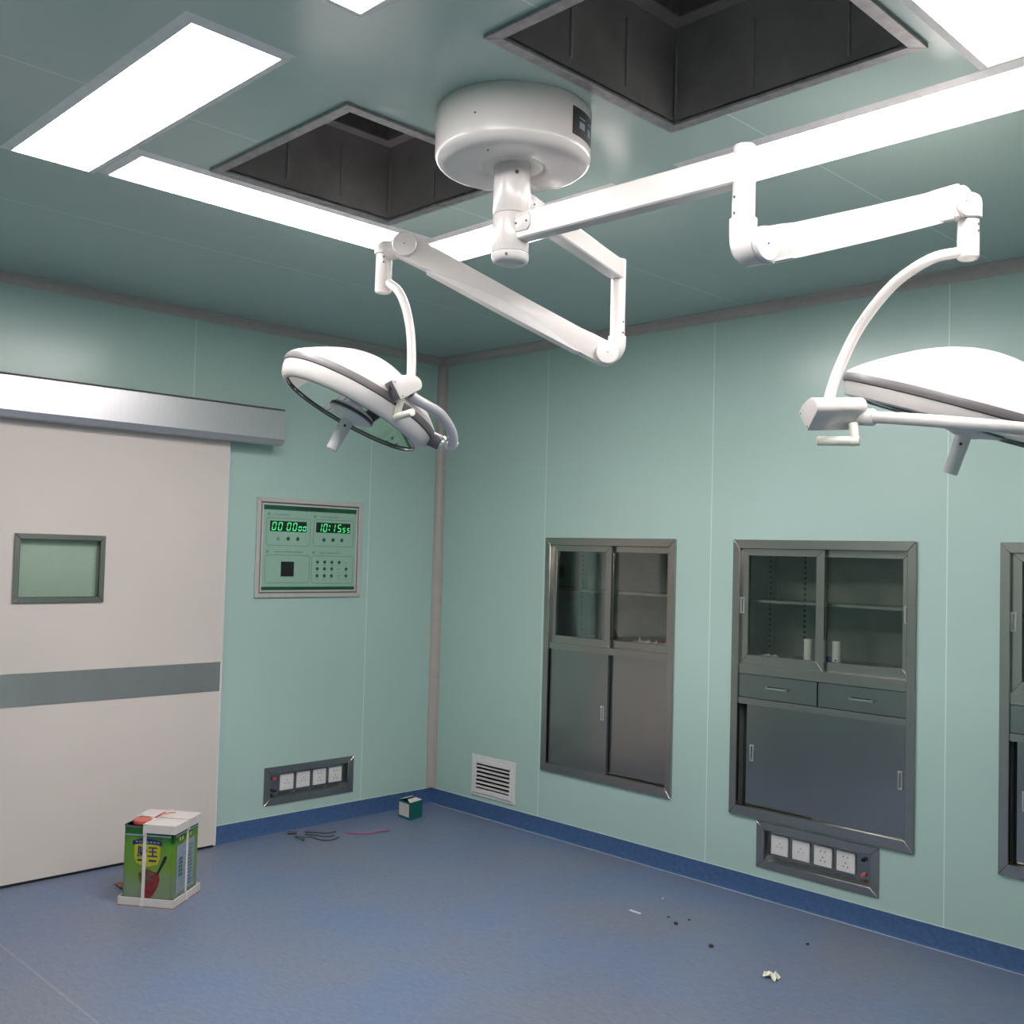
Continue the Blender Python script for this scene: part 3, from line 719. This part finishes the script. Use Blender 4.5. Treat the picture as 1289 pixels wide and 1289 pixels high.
# ------------------------------------------------------------------ socket boxes
def socket_box(P, n, u0, u1, v0, v1, us, side, label, holes):
    t = thing('socket_box', P((u0 + u1) / 2, (v0 + v1) / 2, 0), label, 'socket box', 'stainless socket boxes in the walls')
    obj('frame', ringframe(NB(), P, u0, u1, v0, v1, .040, -.006, .001, .0015, wt=.036, wb=.036), 'steel', t)
    a, b, c, d = u0 + .038, u1 - .038, v0 + .034, v1 - .034; dep = .024
    bm = NB(); o = [(a, c), (b, c), (b, d), (a, d)]; i = [(a + .006, c + .022), (b - .006, c + .022), (b - .006, d - .004), (a + .006, d - .004)]
    va = [bm.verts.new(P(u, v, -.002)) for u, v in o]; vb = [bm.verts.new(P(u, v, dep)) for u, v in i]
    for k in range(4): bm.faces.new((va[k], va[(k + 1) % 4], vb[(k + 1) % 4], vb[k]))
    bm.faces.new(vb)
    ret = bmesh.ops.solidify(bm, geom=bm.faces[:], thickness=.0015)
    tr = obj('tray', bm, 'steel_d', t, smooth=0)
    for k, uu in enumerate(us):
        v = (c + d) / 2 + .008
        s = obj('outlet', pbox(NB(), P, uu - .043, uu + .043, v - .043, v + .043, dep - .0105, dep - .001, .002), 'white2', t, label='white square outlet plate')
        hb = NB()
        pts = [(-.010, .022), (.010, .022), (0, -.004), (-.010, -.020), (.010, -.020)] if holes[k] else [(0, .010), (-.011, -.006), (.011, -.006)]
        for x, y in pts: pbox(hb, P, uu + x - .0022, uu + x + .0022, v + y - .0030, v + y + .0030, dep - .0112, dep - .0100)
        obj('pin_holes', hb, 'black' if holes[k] else 'grey', s, smooth=0)
    uu = (us[-1] + .082) if side > 0 else (us[0] - .082)
    v = (c + d) / 2
    red = (v - .028 if side > 0 else v + .034); blk = (v + .036 if side > 0 else v - .030)
    for vv, mt in ((red, 'red'), (blk, 'black')):
        q = NB(); cyl(q, P(uu, vv, dep), P(uu, vv, dep - .012), .009, 14, .001)
        cyl(q, P(uu, vv, dep - .012), P(uu, vv, dep - .024), .0055, 12, .001)
        obj('earth_terminal', q, mt, t, label='red earth terminal' if mt == 'red' else 'black earth terminal')
    return t
socket_box(PB, (0, -1, 0), 2.314, 2.909, .139, .349, [2.424, 2.532, 2.640, 2.748], 1, 'stainless socket box with four outlets, below the middle cabinet', (0, 0, 1, 1))
socket_box(PL, (1, 0, 0), -1.193, -.601, .151, .357, [-1.037, -.930, -.822, -.714], -1, 'stainless socket box with four outlets, below the green control panel', (0, 0, 1, 1))

# ------------------------------------------------------------------ air vent
vt = thing('air_vent', (.55, 0, .238), 'small white louvred return air vent low on the wall near the room corner', 'air vent')
obj('outer_frame', ringframe(NB(), PB, .368, .733, .119, .358, .042, -.006, .001, .002, wt=.040, wb=.036), 'white2', vt)
obj('inner_frame', ringframe(NB(), PB, .390, .712, .137, .334, .020, -.012, .002, .002, wt=.024, wb=.026), 'white2', vt)
for k in range(6):
    z = .176 + k * .0235
    bm = prism(NB(), [(-.009, -.003), (-.009, -.0005), (.010, .005), (.010, .0025)], PB(.409, z, 0), (0, 1, 0), (0, 0, 1), (1, 0, 0), 0, .284)
    obj('slat', bm, 'white2', vt, smooth=0)
obj('duct_box', (lambda b: (pbox(b, PB, .400, .702, .150, .325, .058, .060), pbox(b, PB, .398, .400, .150, .325, .012, .060), pbox(b, PB, .702, .704, .150, .325, .012, .060), pbox(b, PB, .398, .704, .148, .150, .012, .060), pbox(b, PB, .398, .704, .325, .327, .012, .060), b)[-1])(NB()), 'hole', vt, smooth=0)

# ------------------------------------------------------------------ recessed cabinets
def pull(P, u, v, d, parent):
    o = obj('handle', ringframe(NB(), P, u - .0105, u + .0105, v - .038, v + .038, .0065, d - .004, d + .001, .0015), 'alu', parent, label='chrome finger pull')
    return o
def recess(P, u, v, d): return pbox(NB(), P, u - .006, u + .006, v - .030, v + .030, d - .0008, d + .002)
def glass_door(t, P, u0, u1, v0, v1, d, sl, sr, tp, bt, hu):
    dr = obj('glass_door', (lambda b: b)(ringframe(NB(), P, u0, u1, v0, v1, sl, d, d + .018, .0012, wt=tp, wb=bt)), 'steel', t)
    obj('glass_pane', pbox(NB(), P, u0 + sl - .004, u1 - sl + .004, v0 + bt - .004, v1 - tp + .004, d + .007, d + .011), 'glass', dr, smooth=0)
    if hu is not None:
        pull(P, hu, 1.337, d, dr)
    return dr
def cabinet(x0, label, drawers, lowgap):
    x1 = x0 + .893; P = PB
    t = thing('wall_cabinet', (x0 + .4465, 0, CZ0), label, 'wall cabinet', 'stainless cabinets set into the wall')
    obj('frame', ringframe(NB(), P, x0, x1, CZ0, CZ1, .038, -.014, .012, .002, wt=.042, wb=.046), 'steel', t)
    a, b = x0 + .036, x1 - .036
    # lining
    bm = NB(); dp = .32
    pbox(bm, P, a - .004, b + .004, CZ0 + .03, CZ1 - .03, dp, dp + .003)
    for u in (a - .004, b): pbox(bm, P, u, u + .004, CZ0 + .03, CZ1 - .03, .010, dp)
    for v in (CZ0 + .03, CZ1 - .034): pbox(bm, P, a, b, v, v + .004, .010, dp)
    pbox(bm, P, a, b, 1.088, 1.094, .045, dp)
    obj('carcass', bm, 'carcass', t, smooth=0)
    bm = NB()
    for u, s in ((a, 1), (b, -1)):
        for y in (.075, .26):
            pbox(bm, P, u, u + s * .003, 1.10, CZ1 - .045, y - .011, y + .011, 0, 0)
            for k in range(18): pbox(bm, P, u + s * .003, u + s * .0035, 1.125 + k * .026, 1.138 + k * .026, y - .007, y + .007, 0, 1)
    for u in (a + .16, a + .66):
        pbox(bm, P, u - .011, u + .011, 1.10, CZ1 - .045, dp - .003, dp, 0, 0)
        if u < a + .3:
            for k in range(18): pbox(bm, P, u - .006, u + .006, 1.125 + k * .026, 1.138 + k * .026, dp - .0036, dp - .003, 0, 1)
    obj('shelf_standards', bm, ['carcass', 'hole'], t, smooth=0)
    obj('shelf', pbox(NB(), P, a + .004, b - .004, 1.352, 1.364, .055, .30, .001), 'steel', t)
    mid = x0 + .4465
    # upper sliding glass doors: left in front
    v0 = 1.062; v1 = CZ1 - .041
    glass_door(t, P, x0 + .030 + (.008 if drawers else .006), mid + .021, v0, v1, .004, .040, .036, .034, .046, x0 + .047 if drawers else None)
    glass_door(t, P, mid - .021, x1 - .034, v0, v1, .026, .040, .036, .034, .046, x1 - .054)
    if drawers:
        obj('rail', pbox(NB(), P, a, b, 1.018, 1.064, -.006, .030, .0015), 'steel', t)
        obj('rail', pbox(NB(), P, a, b, .876, .906, -.006, .030, .0015), 'steel', t)
        for u0, u1 in ((a + .001, mid - .003), (mid + .003, b - .001)):
            d = obj('drawer', pbox(NB(), P, u0, u1, .909, 1.015, -.004, .020, .0015), 'steel_d', t)
            um = u0 + (u1 - u0) * .52; hb = NB()
            pbox(hb, P, um - .055, um + .055, .960, .967, -.026, -.019, .002)
            for q in (-.050, .050): pbox(hb, P, um + q - .005, um + q + .005, .957, .970, -.024, -.003, .001)
            obj('handle', hb, 'chrome', d, label='chrome bar handle')
        top = .876
    else:
        obj('rail', pbox(NB(), P, a, b, 1.031, 1.066, -.006, .030, .0015), 'steel', t); top = 1.031
    L0 = a + lowgap
    dl = obj('lower_door', pbox(NB(), P, L0, mid + (-.015 if drawers else .014), CZ0 + .044, top, .004 if not drawers else .024, .022 if not drawers else .042, .001), 'steel_d', t)
    dr2 = obj('lower_door', pbox(NB(), P, mid - (.025 if drawers else .010), b, CZ0 + .044, top, .026 if not drawers else .004, .044 if not drawers else .022, .001), 'steel_d', t)
    obj('gap_shade_sheet', pbox(NB(), P, a, b, CZ0 + .034, top, .050, .054), 'hole', t, smooth=0)  # near-black sheet paints the shade seen in the gap beside the doors
    if drawers:
        pull(P, L0 + .030, .647, .024, dl); pull(P, b - .030, .647, .004, dr2)
    else:
        pull(P, mid - .018, .720, .004, dl)
    return t
cabinet(.934, 'recessed steel wall cabinet without drawers, leftmost by the room corner and vent', False, .012)
cabinet(2.166, 'recessed steel wall cabinet with two drawers, in the middle above the socket box', True, .032)
cabinet(3.396, 'recessed steel wall cabinet cut off by the right edge of the photo', True, .020)

# things standing in the cabinets
def canister(x, y, label):
    t = thing('canister', (x, y, 1.094), label, 'canister', 'white cylinders in the middle cabinet')
    obj('body', lathe(NB(), (x, y, 1.094), (0, 0, 1), [(.0185, 0), (.020, .002), (.020, .088), (.0195, .090)], 28), 'canw', t)
    obj('cap', lathe(NB(), (x, y, 1.184), (0, 0, 1), [(.0208, 0), (.0208, .012), (.0195, .0145), (0, .0145)], 28), 'canw', t)
    return t
canister(2.526, .064, 'white cylinder in the middle cabinet, half hidden behind the left glass door stile')
c2 = canister(2.666, .066, 'white cylinder behind the right glass door of the middle cabinet, beside blue scrap')
obj('label_mark', pbox(NB(), lambda u, v, d: V((u, d, v)), 2.666, 2.674, 1.112, 1.118, .0445, .0465), 'black', c2)
bm = NB(); bmesh.ops.create_icosphere(bm, subdivisions=2, radius=.018)
for v in bm.verts: v.co = V((2.630, .068, 1.112)) + V((v.co.x * 1.2, v.co.y, v.co.z)) * (1 + random.uniform(-.2, .15))
for v in bm.verts: v.co.z = max(v.co.z, 1.0942)
tag(obj('plastic_scrap', bm, 'blue', smooth=0), 'small blue plastic scrap beside the white cylinder in the middle cabinet', 'plastic scrap')
def crumple(cx, cy, z, sx, sy, sz, seed, n=14):
    rr = random.Random(seed); bm = NB(); g = {}
    for i in range(n + 1):
        for j in range(6): g[i, j] = bm.verts.new((cx + (i / n - .5) * sx, cy + (j / 5 - .5) * sy + rr.uniform(-1, 1) * sy * .08, z + .001 + abs(rr.gauss(0, .5)) * sz))
    for i in range(n):
        for j in range(5): bm.faces.new((g[i, j], g[i + 1, j], g[i + 1, j + 1], g[i, j + 1]))
    bmesh.ops.solidify(bm, geom=bm.faces[:], thickness=.0012)
    return bm
tag(obj('paper_strip', crumple(1.63, .085, 1.096, .24, .07, .022, 3), 'paper', smooth=0), 'crumpled pale paper strip inside the leftmost cabinet, right glass door', 'paper')
tag(obj('red_folder', box(NB(), 1.44, 1.62, .14, .27, 1.095, 1.110, .002), 'redpaper'), 'flat red folder lying inside the leftmost cabinet behind the paper strip', 'folder')
tag(obj('plastic_bag', crumple(1.30, .12, 1.096, .11, .12, .035, 9, 8), 'grey', smooth=0), 'crumpled grey bag inside the leftmost cabinet, left glass door', 'bag')
tag(obj('paper_scrap', crumple(2.36, .07, 1.096, .16, .05, .012, 5, 10), 'paper', smooth=0), 'thin white paper scrap behind the left glass door of the middle cabinet', 'paper')

# ------------------------------------------------------------------ glue tin on the floor
TH = math.atan2(.137, .188)
tin_o = V((.771, -2.093, 0))
fu = V((-math.cos(TH), -math.sin(TH), 0)); sv = V((-math.sin(TH), math.cos(TH), 0))   # along front face (to the left), along side face (to the right back)
tcen = tin_o + fu * .125 + sv * .125
tin = thing('glue_tin', tcen, 'square green printed tin with white cardboard trays and straps on the floor by the door', 'tin')
W = .236
def TP(x, y, z): return tcen + (-fu) * x + sv * y + V((0, 0, z))       # x to the right along front, y to the back
def tbox(x0, x1, y0, y1, z0, z1, bev=0., bm=None, mi=0):
    t = NB(); box(t, x0, x1, y0, y1, z0, z1, bev, mi)
    for v in t.verts: v.co = TP(*v.co)
    if bm is None: return t
    merge(bm, t); return bm
h = W / 2; HT = .338
body = NB(); box(body, -h, h, -h, h, .006, HT)
bmesh.ops.bevel(body, geom=[e for e in body.edges if abs(e.verts[0].co.z - e.verts[1].co.z) > .1], offset=.014, segments=4, affect='EDGES')
for v in body.verts: v.co = TP(*v.co)
can = obj('can_body', body, 'tin', tin)
rim = NB()
for z in (.010, HT - .004):
    t = NB(); box(t, -h - .0015, h + .0015, -h - .0015, h + .0015, z - .004, z + .004)
    bmesh.ops.bevel(t, geom=[e for e in t.edges if abs(e.verts[0].co.z - e.verts[1].co.z) > .005 and (e.verts[0].co.xy - e.verts[1].co.xy).length < 1e-5], offset=.014, segments=4, affect='EDGES')
    for v in t.verts: v.co = TP(*v.co)
    merge(rim, t)
obj('can_rim', rim, 'dgrey', can)
obj('tin_cap', lathe(NB(), TP(-.060, -.062, HT), (0, 0, 1), [(.040, 0), (.040, .012), (.036, .016), (.012, .017), (0, .017)], 32, cap=False), 'red', tin, label='red screw cap')
# bottom tray
k = h + .010; bm = NB()
for a in ((-k, k, -k, -k + .004), (-k, k, k - .004, k), (-k, -k + .004, -k, k), (k - .004, k, -k, k)): tbox(*a, .001, .036, .001, bm)
tbox(-k, k, -k, k, .0005, .004, 0, bm)
obj('bottom_tray', bm, 'card', tin, smooth=0)
bm = NB(); tbox(-k - .001, k + .001, -k - .001, k + .001, .0, .0035, 0, bm); obj('tray_edge', bm, 'brown', tin, smooth=0)
# folded top lid with one corner cut away over the cap
k = h + .005; zt = HT + .006; cx, cy = -.020, -.010
bm = NB(); lid = [(cx, -k), (k, -k), (k, k), (-k, k), (-k, cy)]
lid = [(cx, -k), (k, -k), (k, k), (-k, k), (-k, .030), (-.055, .005)]
prism(bm, lid, tcen + V((0, 0, zt)), -fu, sv, (0, 0, 1), 0, .004)
sk = .032
for (xa, ya), (xb, yb) in (((cx, -k), (k, -k)), ((k, -k), (k, k)), ((k, k), (-k, k)), ((-k, k), (-k, .030))):
    nx, ny = (yb - ya), -(xb - xa); l = math.hypot(nx, ny); nx, ny = nx / l * .003, ny / l * .003
    q = [(xa, ya), (xb, yb), (xb + nx, yb + ny), (xa + nx, ya + ny)]
    prism(bm, q, tcen, -fu, sv, (0, 0, 1), zt - sk - (.010 if xa == k else 0) * 0, zt + .004)
obj('top_tray', bm, 'card', tin, smooth=0)
# straps
bm = NB(); s0, s1 = -.023, -.009
tbox(s0, s1, -h - .0045, -h - .0005, .036, zt + .005, 0, bm); tbox(s0, s1, -h - .0125, -h - .0100, .002, .036, 0, bm); tbox(s0, s1, -h - .0125, h + .010, zt + .0042, zt + .0056, 0, bm); tbox(s0, s1, -h - .0095, -h - .006, zt - .04, zt + .0056, 0, bm)
obj('strap', bm, 'strap', tin, smooth=0)
bm = NB(); s0, s1 = -.006, .006
tbox(h + .0005, h + .0045, s0, s1, .036, zt + .005, 0, bm); tbox(h + .0065, h + .0095, s0, s1, zt - .04, zt + .0056, 0, bm); tbox(h + .0100, h + .0125, s0, s1, .002, .036, 0, bm); tbox(-h - .006, h + .0095, s0, s1, zt + .0056, zt + .0068, 0, bm)
obj('strap', bm, 'strap', tin, smooth=0)
seal = tube(NB(), [TP(-.010 + .020 * math.cos(t), -.002 + .016 * math.sin(t), zt + .016 + .012 * math.cos(t * 1)) for t in [i / 20 * 2 * PI for i in range(21)]], .0032, 8)
merge(seal, tube(NB(), [TP(.005, .004, zt + .018), TP(.025, .022, zt + .022), TP(.040, .035, zt + .020)], .0025, 8))
obj('strap_knot', seal, 'red', tin, label='red loop of strapping')
# printing on the front and side faces
PF = lambda u, v, d: TP(u, -h - .0008 - d, v); PS = lambda u, v, d: TP(h + .0008 + d, u, v)
def flat(P, poly, d=0.): 
    bm = NB(); bm.faces.new([bm.verts.new(P(u, v, d)) for u, v in poly]); return bm
arch = [(-.072 + .135 * i / 10, .276 - .010 * (abs(i / 5 - 1)) ** 2 + .010) for i in range(11)]
arch2 = [(u, v - .020) for u, v in reversed(arch)]
obj('banner_print', flat(PF, arch + arch2, .0006), 'purple', can, smooth=0)
obj('shield_print', flat(PF, [(-.064, .262), (.056, .262), (.055, .205), (.045, .180), (-.004, .166), (-.053, .180), (-.063, .205)], .0004), 'yellow', can, smooth=0)
tb = text_bm('胶王', .048, lambda u, v, d: PF(u, v, d), -.002, .228, .0012, 0, .0011)
obj('lettering', tb, 'purple', can, smooth=0)
bm = NB()
for u0, u1 in ((-.048, -.026), (.004, .040)): merge(bm, flat(PF, [(u0, .190), (u1, .190), (u1, .198), (u0, .198)], .001))
obj('caption_print', bm, 'purple', can, smooth=0)
bm = NB()
for k2 in range(7): u = -.058 + k2 * .0165; merge(bm, flat(PF, [(u, .269), (u + .010, .269), (u + .010, .275), (u, .275)], .0012))
obj('banner_lettering', bm, 'bluep', can, smooth=0)
obj('brush_handle_print', flat(PF, [(.043, .142), (.050, .139), (.078, .190), (.088, .213), (.084, .219), (.075, .215)], .001), 'black', can, smooth=0)
obj('brush_print', flat(PF, [(-.030, .128), (-.010, .150), (.022, .150), (.052, .142), (.058, .118), (.050, .085), (.030, .050), (.005, .028), (-.010, .040), (-.016, .075), (-.028, .10)], .0006), 'redp', can, smooth=0)
obj('paste_print', flat(PF, [(-.040, .138), (-.018, .158), (.012, .156), (.030, .146), (.022, .118), (.0, .098), (-.020, .095), (-.036, .112)], .0010), 'brownp', can, smooth=0)
obj('stripe_print', flat(PF, [(-.105, .296), (.105, .296), (.105, .303), (-.105, .303)], .0003), 'bluep', can, smooth=0)
obj('stripe_print', flat(PS, [(-.105, .296), (.105, .296), (.105, .303), (-.105, .303)], .0003), 'bluep', can, smooth=0)
obj('text_field_print', flat(PS, [(-.092, .050), (.070, .050), (.070, .262), (-.092, .255)], .0003), 'bluep', can, smooth=0)
bm = NB()
for u, v0, v1, w in ((-.070, .12, .20, .013), (-.052, .12, .195, .013)):
    y = v0
    while y < v1: merge(bm, flat(PS, [(u, y), (u + w, y), (u + w, y + .012), (u, y + .012)], .0008)); y += .017
for r_ in range(12):
    y = .065 + r_ * .015; w = random.uniform(.025, .045); merge(bm, flat(PS, [(.014, y), (.014 + w, y), (.014 + w, y + .0045), (.014, y + .0045)], .0008))
obj('side_lettering', bm, 'dgreen', can, smooth=0)
bm = NB()
for u in (-.075, -.052, .020): merge(bm, flat(PS, [(u, .272), (u + .018, .272), (u + .018, .288), (u, .288)], .0008))
obj('side_title_print', bm, 'yellow', can, smooth=0)
bm = crumple(.365, -2.115, .0, .14, .05, .006, 21, 6)
tag(obj('cardboard_scrap', bm, 'brown', smooth=0), 'brown cardboard scrap on the floor behind the green tin', 'cardboard')

# ------------------------------------------------------------------ small carton near the corner
A0 = V((.262, -.381, 0)); bu = (V((.132, -.370, 0)) - A0); bv = (V((.238, -.266, 0)) - A0)
bu = bu.normalized() * .122; bv = bv.normalized() * .112
ct = thing('small_carton', A0 + (bu + bv) / 2, 'small open teal carton with a white label, on the floor near the room corner', 'carton')
def CPt(a, b, z): return A0 + bu * a + bv * b + V((0, 0, z))
def cbox(a0, a1, b0, b1, z0, z1, bm):
    t = NB(); box(t, a0, a1, b0, b1, z0, z1)
    for v in t.verts: v.co = CPt(*v.co)
    merge(bm, t); return bm
bm = NB(); w = .018; hz = .100
cbox(0, 1, 0, w, 0, hz, bm); cbox(0, 1, 1 - w, 1, 0, hz, bm); cbox(0, w, w, 1 - w, 0, hz, bm); cbox(1 - w, 1, w, 1 - w, 0, hz, bm); cbox(w, 1 - w, w, 1 - w, 0, .003, bm)
obj('carton_body', bm, 'teal', ct, smooth=0)
bm = NB(); cbox(.10, .92, -.012, 0, .014, .088, bm); obj('carton_label', bm, 'card', ct, smooth=0, label='white label')
bm = NB()
t = NB(); t.faces.new([t.verts.new(CPt(*p)) for p in ((1, 0, .099), (1, 1, .099), (.55, .85, .112), (.55, .15, .112))]); bmesh.ops.solidify(t, geom=t.faces[:], thickness=.0015); merge(bm, t)
t = NB(); t.faces.new([t.verts.new(CPt(*p)) for p in ((0, 0, .099), (0, 1, .099), (.42, .85, .108), (.42, .15, .108))]); bmesh.ops.solidify(t, geom=t.faces[:], thickness=.0015); merge(bm, t)
obj('carton_flap', bm, 'card', ct, smooth=0)

# ------------------------------------------------------------------ bits on the floor
def wire(name, pts, r, mat, label, cat, group=None):
    return tag(obj(name, tube(NB(), catmull([V((x, y, r + z)) for x, y, z in pts], 8), r, 8), mat), label, cat, group)
wire('wire_offcut', [(.255, -.821, 0), (.300, -.790, .002), (.345, -.735, 0), (.350, -.680, .002), (.363, -.610, 0)], .0035, 'pink', 'pink wire offcut on the floor between the grey wires and the carton', 'wire')
wire('cable_piece', [(.075, -1.080, 0), (.085, -1.060, 0), (.098, -1.035, 0)], .0075, 'black', 'short thick black cable piece on the floor by the skirting', 'cable')
G = 'thin grey wire offcuts lying together'
wire('wire_strand', [(.190, -1.055, 0), (.245, -1.090, .003), (.205, -1.105, .012), (.165, -1.085, .006), (.205, -1.020, 0), (.290, -1.005, 0), (.325, -.960, .002), (.300, -.905, 0)], .003, 'wire', 'longest looped dark wire strand, lying nearest in the pile of grey wires', 'wire', G)
wire('wire_strand', [(.140, -1.010, 0), (.200, -.985, .004), (.250, -.950, .002), (.255, -.900, 0)], .0028, 'wire', 'dark wire strand in the middle of the pile of grey wires', 'wire', G)
wire('wire_strand', [(.100, -.985, 0), (.160, -.950, .004), (.195, -.905, 0), (.200, -.850, 0)], .0028, 'wire', 'dark wire strand at the back of the grey wires, nearest the skirting', 'wire', G)
tag(obj('paper_scrap', crumple(2.868, -.775, 0, .055, .042, .022, 4, 5), 'paper', smooth=0), 'crumpled white paper scrap on the open blue floor at lower right', 'paper')
tag(obj('plastic_sliver', box(NB(), 2.055, 2.115, -.606, -.594, .0, .004, .001), 'white2'), 'thin white plastic sliver on the floor in front of the leftmost cabinet', 'plastic scrap')
def crumb(x, y, r, mat, label, seed, group=None):
    bm = NB(); bmesh.ops.create_icosphere(bm, subdivisions=1, radius=r); rr = random.Random(seed)
    for v in bm.verts: v.co = V((x, y, r * .5)) + V((v.co.x, v.co.y, v.co.z * .5)) * (1 + rr.uniform(-.25, .25))
    return tag(obj('crumb', bm, mat, smooth=0), label, 'crumb', group)
crumb(2.058, -.365, .007, 'white2', 'small white crumb on the floor near the skirting under the leftmost cabinet', 1)
crumb(2.290, -.585, .011, 'crumb', 'dark crumb on the floor, largest of those below the middle socket box', 2, 'dark crumbs on the floor')
crumb(2.22, -.54, .006, 'crumb', 'tiny dark crumb just left of the largest dark crumb', 3, 'dark crumbs on the floor')
crumb(2.30, -.50, .006, 'crumb', 'tiny dark crumb just behind the largest dark crumb', 4, 'dark crumbs on the floor')
crumb(2.539, -.686, .011, 'crumb', 'dark crumb on the floor between the white paper scrap and the largest crumb', 5, 'dark crumbs on the floor')
crumb(2.785, -.366, .008, 'crumb', 'dark crumb near the skirting in front of the socket box', 6, 'dark crumbs on the floor')

# ------------------------------------------------------------------ world, camera, colour
w = bpy.data.worlds.new('World'); S.world = w; w.use_nodes = True
w.node_tree.nodes['Background'].inputs[0].default_value = (.5, .6, .6, 1); w.node_tree.nodes['Background'].inputs[1].default_value = .0
cam = bpy.data.cameras.new('Camera'); co = bpy.data.objects.new('Camera', cam); COL.objects.link(co)
cam.sensor_width = 36; cam.sensor_fit = 'HORIZONTAL'; cam.lens = 36.6517; cam.clip_start = .02
co.matrix_world = Matrix([[0.70345, 0.009853, 0.710676, 4.960996], [0.710246, -0.047187, -0.70237, -4.264757], [0.026614, 0.998837, -0.040192, 1.55], [0.0, 0.0, 0.0, 1.0]])
S.camera = co
S.view_settings.view_transform = 'Standard'; S.view_settings.look = 'None'; S.view_settings.gamma = 1; S.view_settings.use_curve_mapping = False
S.view_settings.exposure = 0.95
S.cycles.use_denoising = True
S.cycles.max_bounces = 10; S.cycles.diffuse_bounces = 6; S.cycles.glossy_bounces = 4; S.cycles.transparent_max_bounces = 12
S.cycles.sample_clamp_indirect = 6
